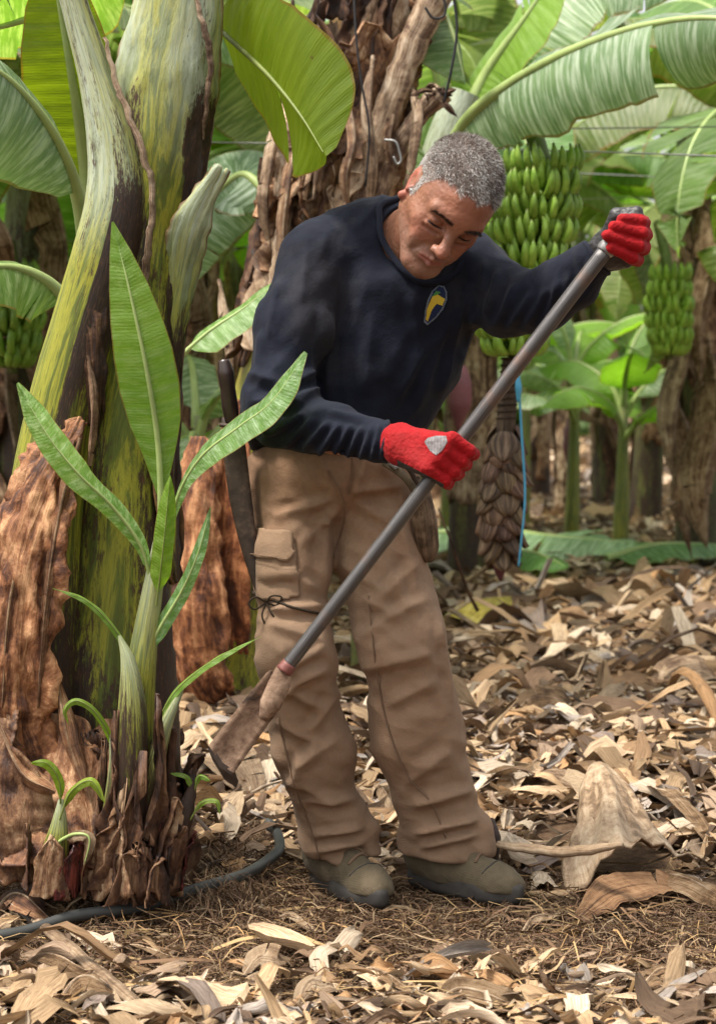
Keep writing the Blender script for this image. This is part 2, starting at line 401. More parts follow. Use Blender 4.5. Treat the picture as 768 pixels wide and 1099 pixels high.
def ray_patch(bvh, poly, step=1.2, off=.0015, hole=None):
    """flat badge shape (pixel polygon) laid on a surface as its own small mesh"""
    poly = np.array(poly, float); lo = poly.min(0); hi = poly.max(0)
    def inside(p):
        c = False; j = len(poly)-1
        for i in range(len(poly)):
            if (poly[i, 1] > p[1]) != (poly[j, 1] > p[1]) and p[0] < (poly[j, 0]-poly[i, 0])*(p[1]-poly[i, 1])/(poly[j, 1]-poly[i, 1])+poly[i, 0]: c = not c
            j = i
        return c
    xs = np.arange(lo[0]-step, hi[0]+2*step, step); ys = np.arange(lo[1]-step, hi[1]+2*step, step); idx = {}; V = []; Fc = []
    def vert(i, j):
        if (i, j) not in idx:
            p = np.array([xs[i], ys[j]])
            if not inside(p):                                   # pull outside vertices onto the outline
                best = None
                for a, b in zip(poly, np.roll(poly, -1, 0)):
                    t = np.clip((p-a)@(b-a)/max((b-a)@(b-a), 1e-9), 0, 1); q = a+t*(b-a); d = np.linalg.norm(q-p)
                    if best is None or d < best[0]: best = (d, q)
                p = best[1]
            d = P(p[0], p[1], 1)-Vector((0, 0, H)); hit = bvh.ray_cast(Vector((0, 0, H)), d.normalized())
            idx[(i, j)] = None if hit[0] is None else len(V)
            if hit[0] is not None: V.append(np.array(hit[0]+hit[1]*off))
        return idx[(i, j)]
    for i in range(len(xs)-1):
        for j in range(len(ys)-1):
            if inside((xs[i]+step/2, ys[j]+step/2)):
                f = [vert(i, j), vert(i+1, j), vert(i+1, j+1), vert(i, j+1)]
                if None not in f: Fc.append(f)
    return V, Fc
# ------------------------------------------------------------------ ground
def gh(x, y):
    x = np.asarray(x, float); y = np.asarray(y, float)
    far = np.clip((y-4.6)/2.5, 0, 1); b = .016*sn(x*1.7+y*.9, 1)+.010*sn(x*3.1-y*2.3, 2)
    z = b*far+.006*sn(x*9+y*5, 3)+.05*np.exp(-(((x+.50)/.35)**2+((y-4.35)/.5)**2))
    z = z+.07*np.exp(-(((x+.30)/.9)**2+((y-5.6)/.55)**2))+.045*far
    return z if z.ndim else float(z)
def make_ground():
    xs = np.r_[np.linspace(-60, -6, 12), np.linspace(-5, 5, 140), np.linspace(6, 60, 12)]; ys = np.r_[-6, 0, 1.5, np.linspace(2.4, 12, 150), np.linspace(12.5, 40, 40), 60, 100, 200]
    X, Y = np.meshgrid(xs, ys, indexing='ij'); Z = gh(X, np.minimum(Y, 40))-.004
    g = N('plantation_soil'); o = g.coord('Object'); n = g.noise(o, 6, 6, .7); n2 = g.noise(o, 60, 6, .75); n3 = g.noise(o, 350, 3, .7)
    c = g.ramp(g.math('ADD', g.math('MULTIPLY', n, .4), g.math('MULTIPLY', n2, .6)), [(.35, (.055, .032, .018)), (.5, (.14, .085, .05)), (.66, (.27, .18, .11))])
    g.bump(g.math('ADD', n2, g.math('MULTIPLY', n3, .6)), 1., .012); m = g.fin(c, rough=.95, spec=.15)
    tag(mobj('ground', np.stack([X, Y, Z], -1).reshape(-1, 3), grid_q(len(xs), len(ys))[:, ::-1], m), kind='structure')
make_ground()
# ------------------------------------------------------------------ the worker
M['skin'] = None
def skin_material():
    g = N('skin'); o = g.coord('Object'); n = g.noise(o, 60, 5, .65); n2 = g.noise(o, 18, 4, .6); n3 = g.noise(o, 420, 3, .7)
    c = g.mix(.55, g.attr(), g.mix(1., g.attr(), g.ramp(n2, [(.35, (.72, .62, .60)), (.65, (1.25, 1.15, 1.1))]), 'MULTIPLY'))
    c = g.mix(g.math('MULTIPLY', g.ramp(n, [(.45, 0.), (.7, 1.)]), .3), c, (.30, .10, .06))
    g.bump(g.math('ADD', g.math('MULTIPLY', n, 1.), g.math('MULTIPLY', n3, .8)), .5, .0012)
    g.b.inputs['Subsurface Weight'].default_value = .05; g.b.inputs['Subsurface Radius'].default_value = (1, .3, .15); g.b.inputs['Subsurface Scale'].default_value = .006
    return g.fin(c, rough=.48, spec=.45)
M['skin'] = skin_material()
M['shirt'] = cloth_mat('navy_jersey', (.0065, .0085, .018), (.07, .062, .056), .20, 1500)
M['trousers'] = cloth_mat('tan_twill', (.235, .138, .083), (.32, .225, .15), .40, 1300, .8, .0016)
M['seam'] = cloth_mat('seam_thread', (.17, .10, .062), (.2, .15, .1), .2)
M['boot'] = cloth_mat('suede', (.115, .09, .055), (.24, .18, .12), .6, 600)
M['sole'] = plain('rubber_sole', (.05, .045, .04), .7, .3, .4, 40, .3)
M['glove'] = cloth_mat('red_knit', (.31, .003, .006), (.16, .02, .015), .35, 1800, .75)
M['palm'] = plain('rubber_palm', (.028, .026, .026), .5, .45, .5, 60, .5)
M['hair'] = None
def hair_material():
    g = N('hair'); return g.fin(g.attr(), rough=.55, spec=.35)
M['hair'] = hair_material()


HR = np.array([[-.847, .049, .529], [-.365, -.777, -.513], [.386, -.628, .676]])     # columns: his right, forward, up
HO = vec(.1687, 3.88, 1.385); HS = 1.04
def hd(x, y, z): return HO+HR@(vec(x, y, z)*HS)
def hloc(V): return ((V-HO)@HR)/HS

POLE = [(308, 715), (650, 268)]; PY = 3.72
def pole_x(y): return 650+(y-268)*(308-650)/(715-268)

def torso(S, e, k=.05):
    for c, r in (((424, 322, 4.07), (.178, .125, .12)), ((398, 390, 4.09), (.18, .13, .12)), ((366, 450, 4.11), (.172, .125, .10))):
        S.ell(PN(*c), vec(*r)-e, k=k)
    S.chain([(PN(430, 246, 4.07), .066-e), (PN(388, 260, 4.06), .072-e), (PN(345, 274, 4.03), .068-e)], k)
    S.chain([(PN(440, 262, 4.07), .06-e), (PN(500, 290, 4.08), .075-e)], k)
def arm_r(S, e, k=.03, end=(418, 474, 3.785)):
    S.chain([(PN(338, 282, 4.01), .072-e), (PN(312, 350, 3.96), .066-e), (PN(298, 425, 3.92), .064-e), (PN(310, 448, 3.90), .058-e), (PN(360, 466, 3.84), .048-e), (PN(*end), .037-e*.8)], k)
def arm_l(S, e, k=.03, end=(642, 276, 3.80)):
    S.chain([(PN(498, 292, 4.08), .078-e), (PN(545, 322, 3.99), .066-e), (PN(582, 325, 3.92), .056-e), (PN(612, 302, 3.86), .045-e), (PN(*end), .036-e*.8)], k)
def legs(S, e, k=.04, low=0):
    S.ell(PN(356, 505, 4.13), vec(.172, .125, .11)-e, k=k)
    S.chain([(PN(316, 530, 4.12), .094-e), (PN(313, 610, 4.06), .073-e), (PN(318, 700, 4.02), .071-e), (PN(334, 800, 4.09), .077-e), (PN(358, 890, 4.15), .066-e-low), (PN(368, 940, 4.17), .068-e-low)], k)
    S.chain([(PN(398, 530, 4.14), .100-e), (PN(408, 600, 4.10), .090-e), (PN(431, 690, 4.06), .085-e), (PN(448, 790, 4.11), .090-e), (PN(474, 880, 4.15), .078-e-low), (PN(482, 930, 4.16), .080-e-low*1.3)], .016)
# fingers: (points, radii)
def perp(cx, cy, s, Y): return PN(cx+.794*s, cy+.608*s, Y)
FR = []
for i in range(4):
    y = 475+i*11.0; x = pole_x(y); sc = (1, 1.04, 1, .88)[i]
    FR.append([(perp(x, y, -8, 3.688), .0125), (perp(x, y, 15*sc, 3.697), .0118), (perp(x, y, 20*sc, 3.728), .0108), (perp(x, y, 3, 3.752), .0098)])
TR = [(PN(446, 494, 3.715), .015), (PN(462, 508, 3.742), .0128), (PN(470, 490, 3.758), .011)]
FL = [[(PN(676, 240, 3.79), .012), (PN(690, 239, 3.762), .0125), (PN(687, 238, 3.728), .0115), (PN(667, 235, 3.712), .010)],
      [(PN(678, 252, 3.79), .012), (PN(692, 252, 3.762), .0128), (PN(688, 250, 3.722), .012), (PN(658, 243, 3.705), .0105)],
      [(PN(676, 265, 3.79), .012), (PN(690, 266, 3.762), .0125), (PN(685, 264, 3.720), .0118), (PN(651, 253, 3.700), .0105)],
      [(PN(672, 276, 3.79), .011), (PN(683, 279, 3.762), .0115), (PN(678, 277, 3.722), .011), (PN(655, 266, 3.703), .0098)]]
TL = [(PN(652, 252, 3.765), .016), (PN(662, 232, 3.745), .013), (PN(683, 227, 3.735), .0105)]
def hand_r(S, e):
    S.chain([(PN(404, 473, 3.795), .031-e), (PN(428, 475, 3.757), .031-e)], .012)
    ax = [0, 1, 0]
    S.cone(PN(430, 470, 3.75), PN(481, 474, 3.692), .024-e, .0155-e, .02)
    S.cone(PN(430, 480, 3.75), PN(472, 489, 3.692), .026-e, .0165-e, .02)
    S.cone(PN(430, 486, 3.745), PN(457, 502, 3.695), .022-e, .0165-e, .02)
    for f in FR: S.chain([(p, r-e*.6) for p, r in f], .006)
    S.chain([(p, r-e*.6) for p, r in TR], .012)
def hand_l(S, e):
    S.chain([(PN(630, 285, 3.815), .031-e), (PN(650, 268, 3.785), .031-e)], .012)
    S.cone(PN(652, 266, 3.785), PN(676, 243, 3.775), .026-e, .020-e, .02)
    S.cone(PN(654, 268, 3.785), PN(677, 262, 3.775), .026-e, .020-e, .02)
    S.cone(PN(655, 274, 3.785), PN(671, 276, 3.775), .024-e, .020-e, .02)
    for f in FL: S.chain([(p, r-e*.6) for p, r in f], .005)
    S.chain([(p, r-e*.6) for p, r in TL], .012)

def build_head(S):
    A = lambda *a: hd(*a); k = .018; q = HS; tt = math.radians(24); HRe = HR@np.array([[1, 0, 0], [0, math.cos(tt), -math.sin(tt)], [0, math.sin(tt), math.cos(tt)]])
    S.ell(A(0, -.014, .042), vec(.0735, .097, .084)*q, HR, .02)
    S.ell(A(0, .030, .010), vec(.0635, .060, .075)*q, HR, .03)
    S.cone(A(0, .030, -.035), A(0, .058, -.088), .052*q, .029*q, .03, HR[:, 0], 1.0)
    for s in (1, -1):
        S.cone(A(s*.052, .000, -.045), A(s*.022, .066, -.098), .017*q, .016*q, .03)          # jaw line
        S.cone(A(s*.047, .052, -.022), A(s*.057, .015, -.012), .016*q, .014*q, .022)         # cheekbone
        S.ell(A(s*.032, .068, -.050), vec(.019, .014, .024)*q, HR, .02)                      # cheek
        S.cone(A(s*.012, .088, .020), A(s*.046, .074, .022), .0095*q, .0085*q, .014)         # brow ridge
    S.cone(A(0, .060, .045), A(0, .070, .030), .036*q, .030*q, .03)
    for s in (1, -1):
        S.ell(A(s*.031, .094, -.001), vec(.019, .014, .0115)*q, HR, .012, sub=True)          # socket
    for s in (1, -1):
        S.ell(A(s*.031, .0745, .0015), vec(.0155, .0140, .0125)*q, HR, .004)                 # upper lid
        S.cone(A(s*.018, .083, -.0115), A(s*.042, .077, -.0115), .0050*q, .0045*q, .006)     # lower lid
        S.cone(A(s*.018, .0895, -.0055), A(s*.044, .0815, -.0060), .0020*q, .0018*q, .002, sub=True)
    S.cone(A(0, .092, .012), A(0, .110, -.026), .0085*q, .0105*q, .012)                     # nose
    S.ell(A(0, .115, -.034), vec(.0125, .0125, .0115)*q, HR, .008)
    for s in (1, -1):
        S.ell(A(s*.0130, .102, -.039), vec(.0078, .0105, .0078)*q, HR, .008)
        S.ell(A(s*.0075, .108, -.0475), vec(.0042, .0055, .003)*q, HR, .003, sub=True)
        S.cone(A(s*.021, .096, -.040), A(s*.034, .080, -.070), .0032*q, .0028*q, .010, sub=True)   # fold beside the nose
        S.cone(A(s*.008, .096, .030), A(s*.007, .094, .016), .0016*q, .0016*q, .006, sub=True)     # frown
        S.cone(A(s*.018, .085, -.019), A(s*.044, .075, -.020), .0020*q, .0014*q, .007, sub=True)   # bag under eye
    S.ell(A(0, .078, -.066), vec(.029, .020, .019)*q, HR, .014)                             # muzzle
    for s in (1, -1):
        S.cone(A(0, .0995, -.0610), A(s*.021, .091, -.0655), .0048*q, .0030*q, .005)
        S.cone(A(0, .0980, -.0735), A(s*.018, .091, -.0700), .0058*q, .0035*q, .005)
        S.cone(A(0, .1045, -.0672), A(s*.024, .093, -.0690), .0018*q, .0018*q, .003, sub=True)
    S.cone(A(-.013, .098, -.084), A(.013, .098, -.084), .0030*q, .0030*q, .010, sub=True)
    S.ell(A(0, .080, -.101), vec(.021, .018, .016)*q, HR, .014)                             # chin
    for z, w in ():                                 # brow lines
        for s in (1, -1): S.cone(A(0, .1015-(z-.041)*.35, z), A(s*w, .0885-(z-.041)*.35, z+.001), .0011, .0011, .006, sub=True)
    for s in (1, -1):                                                                       # ears
        S.ell(A(s*.0715, -.017, .001), vec(.0080, .0195, .0315)*q, HRe, .006)
        S.cone(A(s*.074, -.004, -.018), A(s*.078, -.010, -.030), .006*q, .0085*q, .006)
        S.ell(A(s*.0820, -.013, .002), vec(.0085, .0115, .021)*q, HRe, .004, sub=True)
        S.cone(A(s*.077, .000, -.004), A(s*.080, -.002, -.010), .005*q, .004*q, .004)

BOOTS = (((-.030, 4.135), (.50, -.87), .020, 1.0), ((.200, 4.135), (.76, -.65), .020, 1.0))
def make_person():
    R = root('person', P(420, 955, 4.14).to_tuple(), 'grey haired man in navy shirt, tan trousers and red gloves bending over his long tool', 'person')
    # ---- body: one continuous figure
    S = SDF((-.27, 3.62, -.0), (.56, 4.32, 1.57), .006, ((.085, .315), (3.735, 4.00), (1.235, 1.56)), .0019)
    torso(S, .016, .05); arm_r(S, .016, .03, (424, 475, 3.76)); arm_l(S, .016, .03, (652, 267, 3.785)); legs(S, .018, .02, .022)
    for c, d, zo, sc in BOOTS:
        f = unit(vec(d[0], d[1], 0)); o = vec(c[0], c[1], zo); B = lambda a, z: o+f*a+vec(0, 0, z)
        S.cone(B(-.08, .055), B(-.02, .055), .028, .030, .01); S.cone(B(-.02, .05), B(.085, .040), .030, .022, .01); S.cone(B(-.075, .06), B(-.07, .17), .030, .036, .01)
    hand_r(S, .004); hand_l(S, .004)
    S.cone(hd(0, -.030, -.040), PN(444, 256, 4.02), .056, .060, .03)
    S.cone(hd(0, -.010, -.055), PN(452, 268, 3.985), .044, .050, .03)
    S.cone(hd(.058, -.012, -.035), PN(447, 272, 3.945), .010, .009, .018)                    # neck muscle
    build_head(S)
    V, Q = S.mesh(1); L = hloc(V); x, y, z = L.T
    head = (np.abs(L-vec(0, .0, .01)) < vec(.12, .16, .17)).all(1)
    Nn = vnormals(V, Q)
    V = V+Nn*(head*.0004*pnoise(V, 55, 3, 3)+head*.0005*pnoise(V, 140, 5, 2))[:, None]
    col = np.tile(vec(.25, .118, .070), (len(V), 1))
    def blend(c, w): nonlocal col; w = np.clip(w, 0, 1)[:, None]; col = col*(1-w)+vec(*c)*w
    def blob(c, r): return np.exp(-((((L-vec(*c))/vec(*r))**2).sum(1))**1.5)
    blend((.38, .150, .088), .5*blob((0, .09, .055), (.06, .05, .04)))
    blend((.34, .125, .082), .6*blob((0, .118, -.034), (.016, .02, .016)))
    for s in (1, -1):
        blend((.34, .125, .082), .5*blob((s*.045, .07, -.03), (.025, .03, .025)))
        blend((.32, .105, .07), head*(np.abs(x) > .0755)*(y < .010)*(y > -.04)*(z < .04)*(z > -.035)*.85)
        blend((.20, .085, .06), .55*blob((s*.031, .09, -.002), (.022, .02, .014)))  # eye sockets: shade put into the skin colour
    n = pnoise(V[head], 300, 9, 2); nn = np.zeros(len(V)); nn[head] = n
    stub = head*(z < -.045)*(y > .0)*np.clip((-.040-z)/.02, 0, 1)
    stub = np.maximum(stub, head*np.exp(-((z+.054)/.008)**2)*(np.abs(x) < .032)*(y > .07))
    blend((.22, .14, .105), .42*stub*(1+.8*nn))
    blend((.26, .075, .06), .75*(np.exp(-((z+.0675)/.0075)**2)*(np.abs(x) < .024)*(y > .09)*head))
    # roots of the hair
    def hairline(x, y, z):
        hl = np.interp(y, [-.2, -.05, -.040, -.035, .000, .003, .018, .022, .040, .055, .075, .2], [-.075, -.062, -.04, .034, .034, -.012, -.008, .030, .058, .066, .074, .078])
        return hl+.004*np.sin(x*160)+.003*np.sin(x*330+1)
    ontop = head & (z > hairline(x, y, z))
    blend((.20, .175, .155), .85*np.clip((z-hairline(x, y, z))/.006, 0, 1)*ontop)
    body = mobj('body', V, Q, M['skin'], R, col=col)
    # ---- hair: short strands
    rng = np.random.default_rng(4)
    tri = Q[ontop[Q].all(1)]; rep = rng.integers(0, len(tri), 42000); w = rng.dirichlet([1, 1, 1, 1], len(rep))
    B = (V[tri[rep]]*w[..., None]).sum(1); NB = unit((Nn[tri[rep]]*w[..., None]).sum(1)); LB = hloc(B)
    comb = unit((HR@vec(0, .75, .1))+0*B); swirl = rng.normal(size=B.shape)*.35
    ln = np.where(LB[:, 2] > .06, .012, .006)*rng.uniform(.6, 1.15, len(B))
    D = unit(NB*.55+(comb-NB*(NB*comb).sum(1, keepdims=True))*.95+swirl)
    Wd = unit(np.cross(D, rng.normal(size=B.shape)))*.00030
    T1 = B+D*ln[:, None]*.55-NB*.0; T2 = B+D*ln[:, None]+comb*.002
    HV = np.stack([B-Wd-NB*.001, B+Wd-NB*.001, T1+Wd*.8, T1-Wd*.8, T2], 1).reshape(-1, 3)
    b = np.arange(len(B))*5
    HF = np.concatenate([np.stack([b, b+1, b+2, b+3], 1), np.stack([b+3, b+2, b+4, b+4], 1)])
    side = np.clip((.055-LB[:, 2])/.04, 0, 1)*.5+np.clip((np.abs(LB[:, 0])-.05)/.02, 0, 1)*.35+np.clip((LB[:, 1]-.06)/.03, 0, 1)*.12+.42+.25*sn(LB[:, 0]*60+LB[:, 1]*40, 2)
    white = rng.uniform(0, 1, len(B)) < side
    hc = np.where(white[:, None], vec(.72, .70, .67)*rng.uniform(.7, 1.15, (len(B), 1)), vec(.15, .115, .095)*rng.uniform(.5, 1.7, (len(B), 1)))
    mobj('hair', HV, [tuple(dict.fromkeys(f)) for f in HF.tolist()], M['hair'], R, col=np.repeat(hc, 5, 0), smooth=False)
    # ---- eyebrows, lashes
    bv = BVHTree.FromPolygons([tuple(v) for v in V[head]], [tuple(np.searchsorted(np.flatnonzero(head), f)) for f in Q[head[Q].all(1)]])
    for s in (1, -1):
        A = Acc()
        for i in range(190):
            t = rng.uniform(0, 1); xx = s*(.011+.038*t); zz = .0185+.006*math.sin(t*2.4)-.004*t+rng.normal()*.0022*(1.1-.6*t)
            o = Vector(hd(xx, .16, zz)); hit = bv.ray_cast(o, Vector(-HR[:, 1]))
            if hit[0] is None: continue
            p = np.array(hit[0]); nrm = np.array(hit[1]); d = unit(HR@vec(s*.8, .15, .45-.7*t)+nrm*.5+rng.normal(size=3)*.2)
            wd = unit(np.cross(d, nrm))*.00045; e = p+d*.0085
            A.add([p-wd, p+wd, e+wd*.3, e-wd*.3], [[0, 1, 2, 3]], col=vec(.035, .026, .022)*rng.uniform(.6, 2.2))
        A.build('eyebrow', M['hair'], R, smooth=False)
        pts = []
        for t in np.linspace(0, 1, 7):
            o = Vector(hd(s*(.0175+.028*t), .16, -.0050-.0012*math.sin(t*3.1)-.001*t)); hit = bv.ray_cast(o, Vector(-HR[:, 1])); pts.append(np.array(hit[0])+HR[:, 1]*.0003)
        tube('eyelashes', pts, [.0008, .0017, .0010], M['hair'], R, (.02, .014, .012), n=12, k=5)
    # ---- trousers
    S = SDF((-.3, 3.85, .03), (.35, 4.32, 1.06), .0045)
    legs(S, 0, .035)
    # cuffs stack over the boots
    for (a, b, r) in (((338, 905, 4.155), (394, 893, 4.13), .022), ((345, 925, 4.16), (398, 918, 4.135), .022), ((440, 905, 4.15), (516, 886, 4.13), .026), ((446, 922, 4.16), (518, 908, 4.13), .024)):
        S.cone(PN(*a), PN(*b), r, r, .03)
    zc = .100; S.cut((0, 4.15, zc), (0, .12, -1), .6)
    V, Q = S.mesh(2); Nn = vnormals(V, Q); px = to_px(V)
    sh = V@np.array([[1, 0, .45], [0, 1, .2], [-.5, 0, 1]]); V = V+Nn*(.007*pnoise(V, (5, 5, 7), 1, 3)+.008*(.25-np.abs(pnoise(sh, (5, 5, 11), 2, 2)))+.0012*(.25-np.abs(pnoise(sh, (14, 14, 30), 5, 2))))[:, None]
    lines = [(362, 535, 290, 556, 5, 6), (368, 540, 318, 590, 5, 6), (372, 528, 440, 520, 5, 6), (376, 535, 436, 575, 6, 5), (395, 482, 378, 540, 4, 5), (340, 480, 352, 520, 4, 4), (350, 545, 348, 640, 6, 5),
             (280, 500, 284, 570, 5, 4), (330, 560, 352, 560, 4, 5), (300, 610, 345, 635, 5, 5), (280, 655, 356, 650, 5, 7), (284, 668, 352, 690, 5, 7), (352, 690, 298, 726, 6, 9), (358, 715, 292, 752, 6, 9, 4), (300, 735, 352, 765, 6, 7),
             (362, 742, 330, 790, 5, 6), (292, 770, 340, 800, 6, 6), (367, 790, 310, 828, 6, 7), (298, 830, 372, 868, 6, 7), (350, 780, 300, 860, 6, 6), (316, 860, 386, 858, 5, 8), (330, 898, 394, 888, 4, 9), (334, 915, 396, 902, 4, 9), (344, 928, 394, 922, 4, 7),
             (430, 560, 448, 640, 6, 5), (360, 600, 420, 640, 7, 6), (452, 600, 400, 650, 6, 6), (466, 640, 380, 690, 6, 6, 4), (380, 720, 470, 700, 6, 6), (474, 726, 410, 760, 7, 6), (490, 800, 430, 845, 7, 6),
             (434, 866, 512, 846, 6, 10), (438, 896, 518, 878, 5, 11), (446, 910, 518, 894, 4, 9), (470, 660, 486, 760, 4, 5), (420, 610, 440, 660, 6, 5), (300, 690, 312, 730, 5, 4), (316, 800, 322, 850, 4, 5),
             (386, 640, 430, 662, 6, 6), (364, 650, 392, 700, 6, 5), (276, 620, 330, 612, 5, 5)]
    V, Nn = strokes(V, Q, lines, 1.35)
    dust = .5+.5*np.exp(-((V[:, 2]-.45)/.35)**2)+.25*(V[:, 2] < .25)
    trousers = mobj('trousers', V, Q, M['trousers'], R, col=np.stack([dust, dust, dust], 1))
    bvt = BVHTree.FromPolygons([tuple(v) for v in V], [tuple(q) for q in Q])
    def on(px_, py_, off=.002, bvh=None):
        d = P(px_, py_, 1)-Vector((0, 0, H)); hit = (bvh or bvt).ray_cast(Vector((0, 0, H)), d.normalized())
        return None if hit[0] is None else np.array(hit[0]+hit[1]*off)
    def stitched(name, pts, r, off=.0032, mat='seam', par=trousers, n=None, bvh=None):
        q = cr(pts, n or 30); w = [on(a, b, off, bvh) for a, b in q]; w = [p for p in w if p is not None]
        if len(w) < 3: return
        w = np.array(w); w[1:-1] = (w[:-2]+w[1:-1]*2+w[2:])/4
        V_, Q_, uv = tube_data(w, [r], k=6, raw=True); return mobj(name, V_, fixq(Q_), M[mat], par, uv)
    stitched('seam', [(396, 640), (402, 700), (414, 770), (436, 830), (462, 860), (478, 900)], .0016)
    stitched('seam', [(300, 770), (306, 800), (316, 840), (334, 890), (345, 925)], .0016)
    stitched('seam', [(352, 505), (366, 530), (369, 560), (357, 600)], .0014)
    stitched('seam', [(376, 478), (378, 505), (374, 530)], .0014)
    # cargo pocket with flap on the thigh
    def panel(name, poly, off, h):
        Vp, Fp = ray_patch(bvt, poly, 3., off); return mobj(name, Vp, Fp, M['trousers'], trousers, solid=h)
    pk = panel('cargo_pocket', [(276, 575), (316, 578), (322, 640), (300, 646), (277, 642)], .003, .004)
    fl = panel('pocket_flap', [(273, 567), (314, 571), (316, 596), (308, 603), (276, 598), (272, 594)], .0075, .004)
    stitched('flap_stitching', [(274, 594), (292, 598), (308, 600), (315, 594)], .001, .016, n=20)
    # cord tied round the leg
    c0 = P(318, 648, 4.04)
    th = np.linspace(0, 2*np.pi, 40); ring = []
    for t in th:
        d = Vector((math.cos(t), math.sin(t), .12*math.cos(t)*-1-.0)).normalized(); o = c0+Vector((0, 0, -.012*math.cos(t)))
        hit = bvt.ray_cast(o+d*.105, -d, .06); ring.append(np.array(hit[0]) if hit[0] is not None else np.array(o+d*.075))
    M['cord'] = plain('dark_cord', (.035, .025, .016), .8, .2)
    V_, Q_, uv = tube_data(np.array(ring)+unit(np.array(ring)-np.array(c0))*.002, [.0028], k=6, raw=True)
    lc = mobj('knee_cord', V_, fixq(Q_), M['cord'], trousers, uv)
    b = on(288, 646, .006)
    for pts in ([(0, 0, 0), (-.02, -.01, .012), (-.034, -.01, 0), (-.022, -.01, -.012), (0, 0, 0)], [(0, 0, 0), (.01, -.012, .014), (.03, -.012, .012), (.02, -.008, -.004), (0, 0, 0)], [(0, 0, 0), (-.008, -.006, -.022), (-.004, -.003, -.04)], [(0, 0, 0), (.01, -.006, -.02), (.022, -.004, -.034)]):
        tube('cord_bow', [b+vec(*p) for p in pts], [.0018], M['cord'], lc, n=16, k=5)
    # ---- belt edge under the shirt on the open side
    # ---- shirt
    S = SDF((-.3, 3.70, .86), (.52, 4.32, 1.50), .0045)
    torso(S, 0, .055); arm_r(S, 0, .035, (420, 475, 3.775)); arm_l(S, 0, .035, (645, 273, 3.795))
    S.cone(PN(262+18, 440, 4.06), PN(282, 480, 4.12), .035, .03, .04)
    S.cut(PN(417, 474, 3.785), vec(.96, -.1, -.05), .085)
    S.cut(PN(641, 276, 3.80), vec(.78, -.15, .62), .09)
    S.cut(PN(360, 484, 4.1), vec(.03, 0, -1), .30)
    S.cone(PN(445, 255, 4.00), hd(0, -.03, -.02), .068, .066, .006, sub=True)
    S.cone(PN(452, 272, 3.965), PN(470, 240, 3.86), .048, .07, .006, sub=True)
    V, Q = S.mesh(2); Nn = vnormals(V, Q); px = to_px(V)
    sh = V@np.array([[1, 0, .5], [0, 1, .1], [-.5, 0, 1]]); V = V+Nn*(.007*pnoise(V, (5, 5, 6), 11, 3)+.008*(.25-np.abs(pnoise(sh, (10, 10, 5), 12, 2)))+.001*(.25-np.abs(pnoise(sh, (26, 26, 20), 15, 2))))[:, None]
    lines = [(505, 300, 472, 430, 6, 7), (488, 330, 440, 455, 6, 6), (470, 350, 420, 440, 6, 5), (400, 330, 392, 430, 8, 5), (512, 330, 490, 400, 5, 6), (440, 310, 452, 380, 6, 4), (360, 300, 346, 400, 7, 6), (350, 330, 352, 430, 5, 7),
             (520, 345, 536, 285, 5, 8), (528, 355, 556, 300, 5, 6), (540, 358, 575, 310, 4, 5), (516, 320, 520, 275, 4, 5), (562, 352, 590, 305, 4, 5), (585, 345, 600, 298, 4, 5), (600, 335, 612, 290, 4, 4), (612, 322, 624, 285, 3, 4), (624, 312, 634, 275, 3, 4),
             (420, 200, 380, 250, 5, 3), (330, 262, 322, 330, 6, 5), (300, 290, 288, 370, 5, 5), (280, 350, 276, 410, 5, 5),
             (345, 395, 300, 420, 6, 7), (352, 412, 290, 440, 5, 8), (330, 432, 264, 430, 5, 8), (262, 400, 300, 410, 5, 6), (285, 468, 330, 442, 4, 8), (302, 482, 340, 446, 4, 7), (322, 488, 354, 450, 3.6, 7), (338, 494, 366, 452, 3.4, 6), (354, 496, 378, 452, 3.2, 6), (370, 498, 390, 454, 3, 6), (385, 498, 400, 454, 3, 5), (398, 496, 408, 452, 2.6, 5), (408, 494, 416, 456, 2.4, 4),
             (345, 440, 400, 452, 3.5, 5), (272, 445, 290, 470, 4, 6)]
    V, Nn = strokes(V, Q, lines, 1.35); px = to_px(V)
    d = .45+.55*np.exp(-(((px[:, 0]-345)/45)**2+((px[:, 1]-330)/60)**2))+.3*np.exp(-(((px[:, 0]-470)/60)**2+((px[:, 1]-300)/30)**2))
    shirt = mobj('shirt', V, Q, M['shirt'], R, col=np.stack([d, d, d], 1))
    bvs = BVHTree.FromPolygons([tuple(v) for v in V], [tuple(q) for q in Q])
    # collar band follows the neck hole
    ring = []
    c = PN(447, 257, 3.985); ax = unit(hd(0, -.03, -.02)-c); u = unit(np.cross(ax, vec(0, 1, 0))); w = np.cross(ax, u)
    ring = [(433, 203, 4.03), (414, 212, 3.995), (409, 226, 3.965), (413, 243, 3.945), (426, 264, 3.925), (440, 287, 3.922), (458, 301, 3.93), (480, 300, 3.95), (500, 280, 4.0), (505, 250, 4.06), (480, 215, 4.10), (452, 202, 4.07)]
    q = cr([PN(*p) for p in ring+[ring[0]]], 60)
    out = []
    for p in q:
        hit = bvs.find_nearest(Vector(p)); out.append(.75*np.array(hit[0])+.25*p)
    out = np.array(out); out[-1] = out[0]
    for _ in range(3): out[:-1] = (np.roll(out[:-1], 1, 0)+out[:-1]+np.roll(out[:-1], -1, 0))/3; out[-1] = out[0]
    V_, Q_, uv = tube_data(out, [.0065], k=10, raw=True, flat=.7)
    mobj('collar', V_, fixq(Q_), M['shirt'], shirt, uv, np.full((len(V_), 3), .4))
